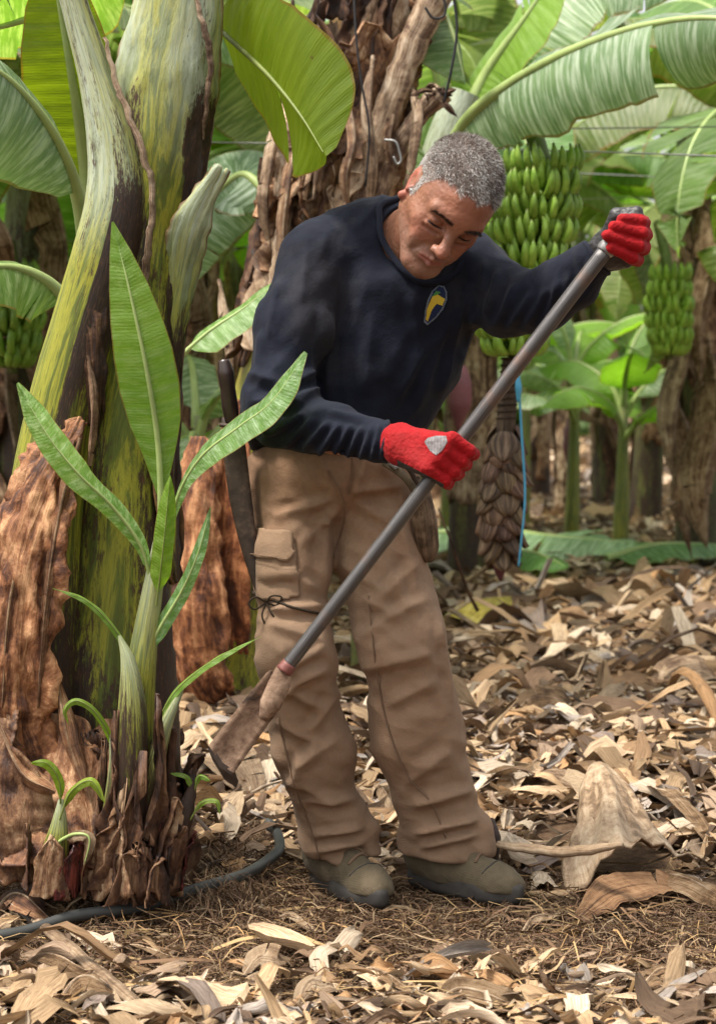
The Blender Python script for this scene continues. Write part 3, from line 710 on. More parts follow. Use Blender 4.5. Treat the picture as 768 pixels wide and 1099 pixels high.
    for (c, ax_, r) in ((PN(417, 474, 3.785), vec(.96, -.1, -.05), .037), (PN(641, 276, 3.80), vec(.78, -.15, .62), .036)):
        ax_ = unit(ax_); u = unit(np.cross(ax_, vec(0, 1, .1))); w = np.cross(ax_, u); th = np.linspace(0, 2*np.pi, 30)
        ring = c-ax_*.004+r*(np.cos(th)[:, None]*u+np.sin(th)[:, None]*w)+.002*np.sin(th*3)[:, None]*ax_
        V_, Q_, uv = tube_data(ring, [.0045], k=8, raw=True); mobj('cuff', V_, fixq(Q_), M['shirt'], shirt, uv, np.full((len(V_), 3), .4))
    # chest emblem
    M['emb_navy'] = plain('emblem_navy', (.012, .02, .06), .7, .2, .2); M['emb_pale'] = plain('emblem_pale', (.13, .16, .20), .7, .2, .2)
    M['emb_yellow'] = plain('emblem_yellow', (.55, .40, .04), .7, .2, .15); M['emb_green'] = plain('emblem_green', (.06, .22, .05), .7, .2, .15)
    rim = [(470, 306), (476, 307), (479, 313), (479, 322), (475, 332), (468, 341), (458, 349), (454, 346), (455, 334), (458, 322), (463, 312)]
    inn = [(470, 307.5), (475.3, 308.5), (477.6, 314), (477.4, 322), (473.6, 331), (467, 339.5), (458.5, 346.8), (455.6, 344), (456.6, 334), (459.6, 323), (464, 313)]
    e = None
    for nm, poly, m, off in (('emblem', rim, 'emb_pale', .0014), ('emblem_field', inn, 'emb_navy', .0022), ('emblem_swoosh', [(463, 318), (469, 316), (477, 321), (474, 328), (468, 326), (463, 332), (458, 345), (455.6, 343), (457, 331)], 'emb_yellow', .0030), ('emblem_leaf', [(461, 320), (467, 312), (473, 314), (469, 316), (463, 318.5)], 'emb_green', .0034)):
        Vp, Fp = ray_patch(bvs, poly, 1.0, off)
        o = mobj(nm, Vp, Fp, M[m], shirt if e is None else e)
        if e is None: e = o
    # ---- gloves
    for side, fn, lo, hi in (('r', hand_r, (.02, 3.64, .84), (.25, 3.84, 1.0)), ('l', hand_l, (.40, 3.66, 1.2), (.56, 3.86, 1.4))):
        S = SDF(lo, hi, .0016); fn(S, 0)
        V, Q = S.mesh(1); Nn = vnormals(V, Q); V = V+Nn*(.0010*pnoise(V, 60, 4, 3)+.0006*pnoise(V, 160, 6, 2))[:, None]
        px = to_px(V[Q].mean(1)); nf = Nn[Q].mean(1); fy = V[Q].mean(1)[:, 1]
        if side == 'r':
            line = (px[:, 1]-490)-(px[:, 0]-425)*.52
            dark = ((line > 3)&(px[:, 0] < 476)&(px[:, 0] > 426)) | ((nf[:, 1] > .35)&(px[:, 0] > 432)) | ((fy > 3.738)&(px[:, 0] > 440))
        else:
            c = V[Q].mean(1); dmin = np.full(len(c), 9.)
            for f in FL:
                for (a, ra), (b, rb) in zip(f[1:-1], f[2:]):
                    ab = b-a; t = np.clip(((c-a)@ab)/(ab@ab), 0, 1); dmin = np.minimum(dmin, np.linalg.norm(c-a-t[:, None]*ab, axis=1)-(ra+(rb-ra)*t))
            dt = np.full(len(c), 9.)
            for (a, ra), (b, rb) in zip(TL[:-1], TL[1:]):
                ab = b-a; t = np.clip(((c-a)@ab)/(ab@ab), 0, 1); dt = np.minimum(dt, np.linalg.norm(c-a-t[:, None]*ab, axis=1)-(ra+(rb-ra)*t))
            red = (dmin < .0025) & (dt > dmin); back = (c[:, 1] > 3.79) & (px[:, 0] > 660)
            dark = ~(red | back)
        g = mobj('glove', V, Q, [M['glove'], M['palm']], R, col=np.full((len(V), 3), .5), mi=dark.astype(int))
        if side == 'r':
            bvg = BVHTree.FromPolygons([tuple(v) for v in V], [tuple(q) for q in Q])
            Vp, Fp = ray_patch(bvg, [(455, 474), (459, 470), (467, 468), (479, 468), (480, 474), (475, 483), (468, 489), (461, 484)], .8, .0010)
            g2 = N('glove_mark'); o_ = g2.coord('Object', (1, 1, 1)); wv = g2.n('ShaderNodeTexWave', i_Scale=120., i_Distortion=2.); wv.bands_direction = 'X'; g2.l(o_, wv.inputs[0])
            M['gmark'] = g2.fin(g2.ramp(wv.outputs[0], [(.3, (.07, .06, .06)), (.7, (.22, .19, .19))]), rough=.6)
            mobj('glove_badge', Vp, Fp, M['gmark'], g)
    # ---- boots
    for c, d, zo, sc in BOOTS:
        f = unit(vec(d[0], d[1], 0)); l = vec(-f[1], f[0], 0); o = vec(c[0], c[1], zo); B = lambda a, b, z: o+f*a+l*b+vec(0, 0, z)
        Rm = np.stack([f, l, vec(0, 0, 1)], 1)
        S = SDF(o-.2, o+vec(.2, .2, .22), .003)
        S.cone(B(-.085, 0, .055), B(-.02, 0, .055), .040, .042, .02); S.cone(B(-.02, 0, .05), B(.085, .004, .036), .042, .040, .03)
        S.ell(B(.10, .004, .030), (.056, .046, .036), Rm, .02); S.cone(B(-.075, 0, .08), B(-.07, 0, .17), .040, .046, .03)
        S.cone(B(-.03, 0, .10), B(.03, 0, .072), .030, .028, .02)
        S.cone(B(-.02, .0, .125), B(-.035, 0, .165), .018, .018, .02)
        S.cut(B(0, 0, .022), (0, 0, -1), .25)
        V, Q = S.mesh(2); Nn = vnormals(V, Q); V = V+Nn*(.0022*pnoise(V, 16, 7, 3)+.0008*pnoise(V, 70, 8, 2))[:, None]
        bt = mobj('boot', V, Q, M['boot'], R, col=np.full((len(V), 3), .55))
        bvb = BVHTree.FromPolygons([tuple(v) for v in V], [tuple(q) for q in Q])
        # sole, with heel block and tread
        a = np.linspace(0, 2*np.pi, 56, endpoint=False); ca, sa = np.cos(a), np.sin(a)
        X = np.where(ca > 0, .030+.130*np.abs(ca)**.85, .03-.155*np.abs(ca)**.75); W = sa*np.interp(X, [-.13, -.05, .02, .09, .16], [.040, .036, .040, .050, .040])
        rows = []
        for z, s in ((.002, .97), (.010, 1.0), (.020, 1.01), (.028, .99), (.034, .93)):
            zz = z-.002*(np.abs(np.sin(a*14)) > .5)*(z < .009)
            rows.append(o+f*(X*s)[:, None]+l*(W*s)[:, None]+vec(0, 0, 1)*(zz+np.where((z > .015)&(X > .12), .008, 0)+np.where(X < -.02, .0, .0))[:, None])
        Vs = np.concatenate(rows+[[B(.02, 0, .002)]]); nq = grid_q(5, 56, True); j = np.arange(56); cap = np.stack([j, (j+1) % 56, np.full(56, 280)], 1)
        mobj('sole', Vs, [tuple(q) for q in nq]+[tuple(t) for t in cap], M['sole'], bt)
        # toe cap
        Vc, Qc = [], None
        lace = []
        for i, xx in enumerate((.060, .045, .030, .014, -.002)):
            pts = []
            for b in (-.024, -.012, 0, .012, .024):
                hit = bvb.ray_cast(Vector(B(xx+(.008 if i % 2 else -.004)*(b/.024), b, .25)), Vector((0, 0, -1)))
                if hit[0] is not None: pts.append(np.array(hit[0])+vec(0, 0, .0015))
            if len(pts) >= 3: tube('lace', pts, [.0032], M['seam'], bt, n=10, k=6)
        pts = []
        for b in np.linspace(-.045, .045, 11):
            hit = bvb.ray_cast(Vector(B(.098-.014*(b/.045)**2, b, .25)), Vector((0, 0, -1)))
            if hit[0] is not None: pts.append(np.array(hit[0])+vec(0, 0, .0004))
        tube('toe_seam', pts, [.0016], M['sole'], bt, n=24, k=6)
    return R
make_person()

# ------------------------------------------------------------------ his tool, machete and pouch
def metal_pole_mat():
    g = N('worn_handle'); o = g.coord('Object', (1, 1, 1)); uv = g.coord('UV', (3, 30, 1)); n = g.noise(uv, 3, 6, .7, .3); n2 = g.noise(o, 12, 4, .6)
    c = g.ramp(n, [(.32, (.03, .026, .025)), (.52, (.085, .078, .075)), (.70, (.22, .21, .21))])
    c = g.mix(g.ramp(n2, [(.55, 0.), (.7, .6)]), c, (.16, .09, .06)); g.bump(n, .4, .001)
    return g.fin(c, rough=.38, spec=.6, metal=.45)
def make_tool():
    T = root('digging_blade', P(308, 715, PY).to_tuple(), 'long dark metal pole ending in a flat muddy blade, held by the man', 'hand tool')
    a = PN(303, 722, PY); b = PN(651, 266.7, PY-.004); d = unit(b-a)
    h = tube('handle', [a, a*.66+b*.34+vec(.0008, 0, 0), a*.33+b*.67, b], [.0125, .0130, .0138, .0142], metal_pole_mat(), T, n=40, k=16)
    tube('handle_cap', [b-d*.010, b-d*.004, b+d*.012, b+d*.020], [.0150, .0175, .0165, .010], M.setdefault('steel', plain('scuffed_steel', (.22, .21, .20), .4, .6, .4, 50, .3, .5)), h, n=6, k=16)
    g = N('muddy_iron'); o = g.coord('Object'); n = g.noise(o, 18, 6, .7, .5); n2 = g.noise(o, 70, 4, .7)
    wv = g.coord('UV', (4, 30, 1)); n3 = g.noise(wv, 3, 5, .7)
    c = g.ramp(n, [(.34, (.035, .022, .015)), (.48, (.16, .095, .06)), (.66, (.34, .23, .155))]); c = g.mix(g.ramp(n3, [(.55, 0.), (.7, .6)]), c, (.035, .028, .025))
    g.bump(g.math('ADD', n, n2), .6, .003); iron = g.fin(c, rough=.75, spec=.3)
    M['paint_red'] = plain('red_paint', (.15, .05, .04), .5, .4, .4, 60)
    # socket: a folded iron cone that runs into the blade
    tube('socket', [PN(310, 713, PY), PN(304, 722, PY), PN(299, 736, PY-.002), PN(290, 756, PY-.004), PN(282, 772, PY-.002)], [.0135, .017, .0205, .020, .008], iron, T, n=20, k=16, flat=.75)
    tube('paint_band', [PN(311, 712, PY), PN(304.5, 720.5, PY)], [.0138, .0162], M['paint_red'], T, n=4, k=16)
    # blade: a slab, dished a little, its edge away from the viewer
    L = cr([(290, 717), (272, 739), (248, 769), (224, 800)], 12); Rr = cr([(311, 735), (302, 757), (279, 790), (251, 830)], 12)
    V = []; n_ = 7
    for i in range(13):
        for s in (0, 1):
            for j in range(n_):
                f = j/(n_-1); p = L[i]*(1-f)+Rr[i]*f; tt = i/12
                if i == 0: p = p+np.array([0, 6*abs(f-.5)*2-4])
                Y = PY-.004+.006*math.cos((f-.5)*math.pi)+.020*tt+(.0075-.003*tt)*s
                V.append(PN(p[0], p[1]+(6*tt**3*(1-abs(2*f-1))), Y))
    V = np.array(V).reshape(13, 2*n_, 3); order = list(range(n_))+list(range(2*n_-1, n_-1, -1)); V = V[:, order].reshape(-1, 3)
    Q = grid_q(13, 2*n_, True); k = 2*n_
    caps = [tuple([r*k+j, r*k+j+1, r*k+k-2-j, r*k+k-1-j]) for r in (0, 12) for j in range(n_-1)]
    uv = np.stack([np.repeat(np.arange(13)/13., k), np.tile(np.arange(k)/k, 13)], 1)
    bl = mobj('blade', V, [tuple(q) for q in Q]+caps, iron, T, uv)
    # cutting edge, in a darker iron colour
    e0 = [PN(225.5-1.5+(251-225.5)*t, 801+(830-801)*t+6*(1-abs(2*t-1)), PY+.020) for t in np.linspace(0, 1, 7)]
    Ve = []
    for i, p in enumerate(e0): Ve += [p+vec(.004, -.0005, .005), p+vec(-.002, .001, -.003), p+vec(.006, .020, -.030), p+vec(.010, .018, -.018)]
    mobj('cutting_edge', np.array(Ve), [tuple(q) for q in grid_q(7, 4, True)]+[(3, 2, 1, 0), (24, 25, 26, 27)], plain('dark_iron', (.05, .035, .028), .6, .4, .5, 60, .4), bl, smooth=False)
make_tool()

def make_machete():
    g = N('old_leather'); o = g.coord('Object'); n = g.noise(o, 25, 6, .7); c = g.ramp(n, [(.35, (.020, .013, .010)), (.55, (.055, .035, .025)), (.75, (.15, .10, .07))]); g.bump(n, .5, .003)
    lea = g.fin(c, rough=.6, spec=.35)
    T = root('machete', P(250, 470, 4.05).to_tuple(), 'machete with dark handle in a worn leather sheath hanging at the man\'s hip', 'machete')
    hp = [PN(240, 386, 4.0), PN(243, 405, 4.0), PN(246, 430, 4.01), PN(249, 452, 4.02)]
    tube('handle', hp, [.011, .0165, .0150, .0165, .014], plain('handle_wood', (.035, .022, .018), .3, .6, .5, 30, .3), T, n=20, k=12, flat=1.0)
    L = cr([(238, 448), (240, 490), (247, 540), (259, 590), (273, 632), (281, 650)], 18); Rr = cr([(260, 448), (265, 490), (271, 540), (277, 590), (282, 632), (284, 650)], 18)
    V = []
    for i in range(19):
        for s, js in ((0, range(6)), (1, range(5, -1, -1))):
            for j in js:
                f = j/5; p = L[i]*(1-f)+Rr[i]*f; V.append(PN(p[0], p[1], 4.02-.004*math.sin(f*math.pi)+(.014+.006*math.sin(f*math.pi))*s))
    mobj('sheath', V, [tuple(q) for q in grid_q(19, 12, True)]+[(j, j+1, 10-j, 11-j) for j in range(5)]+[(18*12+j, 18*12+j+1, 18*12+10-j, 18*12+11-j) for j in range(5)], lea, T)
    for y, x0, x1 in ((456, 236, 264), (470, 236, 266)):
        tube('strap', [PN(x0, y, 4.012), PN((x0+x1)/2, y+1, 4.006), PN(x1, y, 4.012), PN(x1+6, y-4, 4.04)], [.004], lea, T, n=12, k=8)
    # tool pouch on the other side
    T = root('tool_pouch', P(450, 540, 4.1).to_tuple(), 'small worn tool pouch on a strap at the man\'s far hip', 'pouch')
    web = plain('old_webbing', (.11, .085, .055), .8, .2, .4, 60, .4)
    tube('strap', [PN(412, 496, 4.01), PN(430, 508, 4.0), PN(443, 524, 4.01), PN(450, 545, 4.04)], [.0085, .0075], web, T, n=16, k=10, flat=.35)
    tube('strap', [PN(418, 490, 4.03), PN(438, 503, 4.02), PN(447, 520, 4.03)], [.005], lea, T, n=16, k=10, flat=.4)
    tube('clip', [PN(419, 497, 4.0), PN(426, 503, 3.995)], [.006, .005], M['steel'], T, n=4, k=8, flat=.5)
    V, Q, uv = tube_data([PN(447, 512, 4.06), PN(451, 530, 4.05), PN(455, 560, 4.05), PN(458, 588, 4.06), PN(459, 602, 4.07)], [.006, .020, .026, .024, .012], n=20, k=16, flat=.6)
    mobj('pouch', V, fixq(Q), fibre_mat('pouch_hide', [(.07, .04, .02), (.19, .12, .07), (.30, .21, .13)], useattr=False), T, uv)
make_machete()
# ------------------------------------------------------------------ banana plants
def leaf(parent, mid, W, up, fold=(15, 15), curl=(20, 20), mat='leaf', tears=4, tint=(1, 1, 1), seed=0, name='leaf', petiole=.12,
         ripple=.012, fwd=.10, n=44, m=6, ribw=.016, shape=None, tipw=None, gap=.05, one_side=None, loc_root=None, ribmat='midrib', twist=0):
    """a banana leaf: mid = midrib control points (world), W = full half width in metres, up = side that faces up"""
    rng = np.random.default_rng(int(seed*101+7))
    C = cr(mid, 80); T, Nn, S = frames(C, up)
    if twist:
        a = np.linspace(0, math.radians(twist), 81)[:, None]; Nn, S = Nn*np.cos(a)+S*np.sin(a), S*np.cos(a)-Nn*np.sin(a)
    ts = np.linspace(0, 1, 81); L = np.r_[0, np.cumsum(np.linalg.norm(np.diff(C, axis=0), axis=1))]; Lt = L[-1]
    def ev(arr, t): return np.stack([np.interp(t, ts, arr[:, d]) for d in range(3)], -1)
    def width(t):
        u = np.clip((t-petiole)/(1-petiole), 0, 1)
        if shape is not None: return np.interp(u, np.linspace(0, 1, len(shape)), shape)*W
        return W*np.clip(np.minimum(1, (u/.13)**.6)*(1-np.clip((u-.45)/.55, 0, 1)**2.3), 0, 1)
    A = Acc(); tint = np.array(tint)
    for si, side in enumerate((1, -1)):
        if one_side and side != one_side: continue
        nt_ = tears if isinstance(tears, int) else tears[si]
        cuts = np.r_[petiole, np.sort(rng.uniform(petiole+.08, .97, nt_)), 1.0]
        for a, b in zip(cuts[:-1], cuts[1:]):
            if b-a < .012: continue
            k = max(3, int((b-a)*n)); tr = np.linspace(a, b, k+1)[:, None]; r = np.linspace(0, 1, m+1)[None, :]
            sh = gap*rng.uniform(.3, 1.3) if nt_ else 0
            mid_t = (a+b)/2
            t_eff = mid_t+(tr-mid_t)*(1-sh*r**1.5)
            t_eff = np.where(tr <= a+1e-9, np.maximum(t_eff, a), t_eff)
            w = width(tr)+0*r; te = np.clip(t_eff+fwd*r*w/Lt*2, 0, 1)
            w = np.minimum(w, width(te)*1.0+.35*w)
            df = rng.normal()*10 if nt_ else 0; dc = rng.normal()*16 if nt_ else 0
            f0 = math.radians(fold[si]+df*.6); cu = math.radians(curl[si]+dc)
            cp, cn, cs = ev(C, te), ev(Nn, te), ev(S, te)*side
            cn = unit(cn); cs = unit(cs)
            rr = np.linspace(0, 1, m+1); ang = f0+cu*rr
            dx = np.r_[0, np.cumsum(np.cos((ang[1:]+ang[:-1])/2)/m)]; dz = np.r_[0, np.cumsum(np.sin((ang[1:]+ang[:-1])/2)/m)]
            X = cp+cs*(w*dx[None])[..., None]-cn*(w*dz[None])[..., None]
            wav = sn(te*Lt*16+side*3, seed)*ripple*r**1.2+sn(te*Lt*42+side*2, seed+3)*ripple*.25*r+sn(te*Lt*5, seed+1)*ripple*1.8*r*np.minimum(1, w/.1)
            X = X+cn*wav[..., None]
            uv = np.stack(np.broadcast_arrays(te*Lt, side*r), -1)
            nz = 1+.10*rng.normal()
            V = X.reshape(-1, 3); Q = grid_q(k+1, m+1)
            if side < 0: Q = Q[:, ::-1]
            A.add(V, Q, uv.reshape(-1, 2), tint*nz)
    e = int(80*.985)
    Vr, Qr, uvr = tube_data(C[:e+1:2] - Nn[:e+1:2]*ribw*.25, [ribw*1.25, ribw, ribw*.8, ribw*.5, ribw*.22], k=7, up=(0, -1, .01), raw=True, caps=False)
    A.add(Vr, Qr, uvr, np.minimum(tint, 1.2), 1)
    o = A.build(name, [M[mat], M[ribmat]], parent)
    return o

def cframe(C):
    """frames for an upright centre line: N points to the viewer, S to the right"""
    T = unit(np.gradient(C, axis=0)); up = np.broadcast_to(np.array([0, -1., 0]), C.shape)
    Nn = unit(up-T*(T*up).sum(-1, keepdims=True)); S = np.cross(Nn, T); return T, Nn, -S*np.sign((-S)[:, :1]+1e-9)
def shell(parent, name, C, rad, a0, a1, mat, seed=0, n=40, m=14, peel=0., rag=.12, tint=(1, 1, 1), wax=None, bulge=.05, thick=.006, ragend=.08, depth=.85, peel_end=1, edge_curl=.02, dark=None, attrcol=None, crumple=.006):
    """a leaf sheath wrapped round the centre line C between the angles a0..a1 (0 = towards the viewer, 90 = right)"""
    C = cr(C, 80); T, Nn, S = cframe(C); ts = np.linspace(0, 1, 81)
    t = np.linspace(0, 1, n+1)[:, None]; s = np.linspace(0, 1, m+1)[None, :]
    R = np.interp(t[:, 0], np.linspace(0, 1, len(rad)), rad)[:, None]
    A0 = np.interp(t[:, 0], np.linspace(0, 1, len(np.atleast_1d(a0))), np.atleast_1d(a0))[:, None]; A1 = np.interp(t[:, 0], np.linspace(0, 1, len(np.atleast_1d(a1))), np.atleast_1d(a1))[:, None]
    L = np.linalg.norm(np.diff(C, axis=0), axis=1).sum()
    A0 = A0+rag*70*sn(t*L*9, seed)+rag*25*sn(t*L*33, seed+2); A1 = A1+rag*70*sn(t*L*9+4, seed+5)+rag*25*sn(t*L*31, seed+4)
    an = np.radians(A0+(A1-A0)*s)
    te = np.clip(t+ragend*(sn(s*7, seed+8)+.5*sn(s*23, seed+9)+.25*sn(s*61, seed+2))*(t**3)*.8+ragend*.4*sn(s*8, seed+3)*((1-t)**3), 0, 1)
    ev = lambda arr: np.stack([np.interp(te, ts, arr[:, d]) for d in range(3)], -1)
    c, nn, ss = ev(C), ev(Nn), ev(S)
    pe = peel*(t if peel_end else (1-t))**2
    r = R*(1+bulge*sn(s*5+t*3, seed+1)+bulge*.8*sn(t*L*7+s*2, seed+6))+pe+edge_curl*((2*np.abs(s-.5))**6)*R*4
    r = r+.0025*sn(s*40+sn(t*9, seed)*2, seed+11)
    X = c+r[..., None]*(np.cos(an)[..., None]*nn*depth+np.sin(an)[..., None]*ss)
    if crumple:
        Xf = X.reshape(-1, 3); out = (X-c).reshape(-1, 3); out = unit(out); am = crumple*(.35+.65*(2*np.abs(s-.5))**1.5+0*t).reshape(-1)
        nz = 1-2.6*np.abs(pnoise(Xf, (20, 20, 7), seed, 3)); X = (Xf+out*(am*nz)[:, None]).reshape(X.shape)
    uv = np.stack([np.broadcast_to(t*L, an.shape), an*.25+seed*.37], -1)
    if attrcol is not None:
        w = np.stack([np.broadcast_to(f(t, s), an.shape) for f in attrcol], -1); col = w.reshape(-1, 3)
    else: col = np.array(tint)*(1+.12*sn(t*6+s*9, seed))[..., None]*np.ones(an.shape)[..., None]; col = col.reshape(-1, 3)
    return mobj(name, X.reshape(-1, 3), grid_q(n+1, m+1), M[mat] if isinstance(mat, str) else mat, parent, uv.reshape(-1, 2), col, solid=thick)
def trunk_tube(parent, name, C, rad, mat, attrcol, n=60, k=36, depth=.85, bulge=.04, seed=0, ridges=3):
    C = cr(C, n); T, Nn, S = cframe(C); t = np.linspace(0, 1, n+1)[:, None]; th = np.linspace(0, 2*np.pi, k+1)[None, :]
    R = np.interp(t[:, 0], np.linspace(0, 1, len(rad)), rad)[:, None]
    L = np.linalg.norm(np.diff(C, axis=0), axis=1).sum()
    sp = (th*ridges/(2*np.pi)+t*L*.55+seed) % 1.0                       # spiralling overlaps of sheaths
    r = R*(1+bulge*np.sin(th*2+seed)*.5+bulge*1.6*(sp-.5)+bulge*.5*np.sin(t*L*5+th+seed))
    r[:, -1] = r[:, 0]
    X = C[:, None]+r[..., None]*(np.cos(th)[..., None]*Nn[:, None]*depth+np.sin(th)[..., None]*S[:, None])
    uv = np.stack([np.broadcast_to(t*L, r.shape), np.broadcast_to(th*.28+seed, r.shape)], -1)
    col = np.stack([np.broadcast_to(f(t, th/(2*np.pi)), r.shape) for f in attrcol], -1)
    return mobj(name, X.reshape(-1, 3), grid_q(n+1, k+1), M[mat], parent, uv.reshape(-1, 2), col.reshape(-1, 3))

def dead_leaf(parent, base, direction, L, W, seed, mat='leaf_dry', tint=(1, 1, 1)):
    """a withered blade folded down against the stem"""
    rng = np.random.default_rng(seed); d = unit(vec(direction[0], direction[1], 0)); b = np.array(base)
    mid = [b, b+d*.10+vec(0, 0, -.05), b+d*.16+vec(rng.normal()*.04, rng.normal()*.04, -.35*L), b+d*.13+vec(rng.normal()*.07, rng.normal()*.07, -.7*L), b+d*.12+vec(rng.normal()*.08, rng.normal()*.08, -L)]
    return leaf(parent, mid, W, d, fold=(40, 55), curl=(70, 80), mat=mat, tears=3, tint=tint, seed=seed, name='dead_leaf', ripple=.03, ribw=.010, n=26, m=5, ribmat='sheath_pale', petiole=.05, gap=.15)

def gen_plant(x, y, h, seed, label, group='banana plants of the plantation', nleaf=8, lean=(0, 0), girth=.10, mats=('leaf', 'leaf_waxy', 'leaf_bright'), dead=4, zsc=1., W=.27, LL=1.7, extra=None, lod=0, tone=1., azs=None):
    rng = np.random.default_rng(seed)
    z0 = gh(x, y); R = root('banana_plant', (x, y, z0), label, 'banana plant', group)
    top = vec(x+lean[0], y+lean[1], z0+h)
    C = [vec(x, y, z0-.05), vec(x+lean[0]*.2, y+lean[1]*.2, z0+h*.33), vec(x+lean[0]*.55, y+lean[1]*.55, z0+h*.68), top]
    dk = rng.uniform(.45, .62)
    trunk_tube(R, 'pseudostem', C, [girth*1.15, girth, girth*.85, girth*.62], 'stem_dull', [lambda t, s: np.clip((t-.6)*1.5, 0, .6)+0*s, lambda t, s: dk+.25-.3*t+0*s, lambda t, s: 0*t+0*s], n=24, k=18, seed=seed)
    for i in range(4 if lod == 0 else 3):
        a = rng.uniform(0, 360); t0 = rng.uniform(0, .45); t1 = t0+rng.uniform(.3, .5)
        q = cr(C, 40); q = q[int(t0*40):int(min(1, t1)*40)+1]
        shell(R, 'dry_sheath', q[:: max(1, len(q)//6)], [girth*1.12, girth*1.05], a, a+rng.uniform(80, 150), rng.choice(['sheath', 'sheath_dark', 'sheath_pale', 'sheath']), seed=seed+i, n=14, m=8, peel=rng.uniform(0, .07), rag=.3, ragend=.2, tint=np.ones(3)*rng.uniform(.7, 1.15)*tone, thick=.004)
    for i in range(dead):
        a = rng.uniform(0, 2*np.pi); zz = rng.uniform(.55, .95); p = cr(C, 20)[int(zz*20)]
        dead_leaf(R, p, (math.cos(a), math.sin(a)), rng.uniform(.5, 1.0)*min(1.2, h*.55), rng.uniform(.08, .15), seed*7+i, rng.choice(['leaf_dry', 'sheath_pale', 'leaf_dry']), np.ones(3)*rng.uniform(.6, 1.1)*tone)
    a0 = rng.uniform(0, 6.28)
    for i in range(nleaf):
        az = a0+i*2.4+rng.normal()*.2 if azs is None else math.radians(azs[i % len(azs)])+rng.normal()*.12
        f = i/max(1, nleaf-1)                                            # 0 old and drooping, 1 young and upright
        el = math.radians(25+55*f+rng.normal()*6); L = LL*rng.uniform(.8, 1.1)*(1-.15*f)
        d = vec(math.cos(az), math.sin(az), 0); p = top+vec(0, 0, -.15*(1-f)); pts = [p]; cur = el; st = L/6
        for k in range(6):
            pts.append(pts[-1]+st*(d*math.cos(cur)+vec(0, 0, math.sin(cur)))); cur -= math.radians((30-16*f)*rng.uniform(.7, 1.25))
        tn = np.array([rng.uniform(.8, 1.25), rng.uniform(.85, 1.15), rng.uniform(.7, 1.2)])*tone
        leaf(R, pts, W*rng.uniform(.85, 1.15), (0, 0, 1) if el < 1.1 else -d+vec(0, 0, .3), fold=(rng.uniform(-10, 35),)*2, curl=(rng.uniform(5, 50), rng.uniform(5, 50)), mat=rng.choice(list(mats), p=[.5, .3, .2]), tears=int(rng.integers(1, 8)), tint=tn, seed=seed*13+i, n=30 if lod == 0 else 18, m=4, twist=rng.normal()*25)
    return R

def banana_finger_data(p, d, out, L, r, k=7):
    """one curved fruit starting at p, first outwards (out), bending up (d)"""
    pts = [p, p+out*L*.22, p+out*L*.42+d*L*.25, p+out*L*.50+d*L*.62, p+out*L*.46+d*L*.97]
    return tube_data(pts, [r*.35, r*.85, r, r*1.02, r*.8, r*.25], n=9, k=k, up=tuple(out+vec(.01, .02, .0)), caps=True)
def bunch(parent, top, hgt, rad, hands, seed, name='fruit_bunch', rachis=None, fl=.12, k=7, per=None, tint=1., slant=0., fr=.0175):
    rng = np.random.default_rng(seed); top = np.array(top)
    B = tube(name, [top+vec(0, 0, .25*hgt) if rachis is None else rachis[0], top, top+vec(slant*.5, 0, -hgt*.5), top+vec(slant, 0, -hgt*1.02)], [.028, .028, .024, .020], M['fruit_stalk'], parent, n=16, k=10)
    for i in range(hands):
        z = top[2]-hgt*(i+.35)/hands*.96; f = i/max(1, hands-1); nf = per or int(17-4*f); A = Acc(); a0 = rng.uniform(0, 6.28)
        rr = rad*(.62+.38*math.sin(math.pi*(.25+.6*(1-f))))
        for tier in (0, 1):
            for j in range(nf):
                a = a0+(j+.5*tier)/nf*2*math.pi*.985+rng.normal()*.04; o = vec(math.cos(a), math.sin(a), 0)
                p = vec(top[0]+slant*f, top[1], z-.030*tier)+o*.024; L = fl*rng.uniform(.9, 1.08)*(1-.12*f)
                oo = unit(o+vec(0, 0, -.15-.35*tier)); sc = (rr*(1.0-.14*tier)*rng.uniform(.93, 1.05)-.024)/(.50*fl)
                V, Q, uv = banana_finger_data(p, unit(vec(0, 0, 1)+o*(.05+rng.normal()*.07)+vec(-o[1], o[0], 0)*rng.normal()*.09), oo*sc*.95, L, fr*rng.uniform(.92, 1.06), k)
                c = vec(1, 1, 1)*tint*rng.uniform(.8, 1.2); cc = np.tile(c, (len(V), 1)); tip = uv[:, 0] > uv[:, 0].max()*.95; cc[tip] *= vec(.35, .2, .15)
                A.add(V, Q, uv, cc)
        Vv = np.concatenate(A.V); Qq = np.concatenate(A.Fq)
        mobj('banana_hand', Vv, fixq(Qq), M['fruit'], B, np.concatenate(A.uv), np.concatenate(A.col))
    return B
def fruit_mats():
    g = N('green_banana'); o = g.coord('Object'); n = g.noise(o, 40, 4, .6); uv = g.n('ShaderNodeUVMap'); sp = g.n('ShaderNodeSeparateXYZ'); g.l(uv.outputs[0], sp.inputs[0])
    c = g.mix(g.ramp(n, [(.35, 0.), (.65, 1.)]), (.13, .25, .02), (.23, .36, .05)); c = g.mix(1., c, g.attr(), 'MULTIPLY')
    M['fruit'] = g.fin(c, rough=.42, spec=.4)
    M['fruit_stalk'] = plain('fruit_stalk', (.10, .13, .04), .6, .3, .4, 30, .4)
    g = N('withered_bract'); o = g.coord('Object'); uvc = g.coord('UV', (2, 14, 1)); n = g.noise(uvc, 3, 6, .7); n2 = g.noise(o, 30, 5, .7)
    c = g.ramp(n, [(.36, (.022, .013, .009)), (.5, (.095, .060, .038)), (.64, (.26, .18, .115))]); c = g.mix(1., c, g.attr(), 'MULTIPLY'); g.bump(g.math('ADD', n, n2), .7, .003)
    M['bract'] = g.fin(c, rough=.7, spec=.3)
    M['bud'] = plain('male_bud', (.085, .022, .030), .45, .4, .4, 25, .3)
fruit_mats()
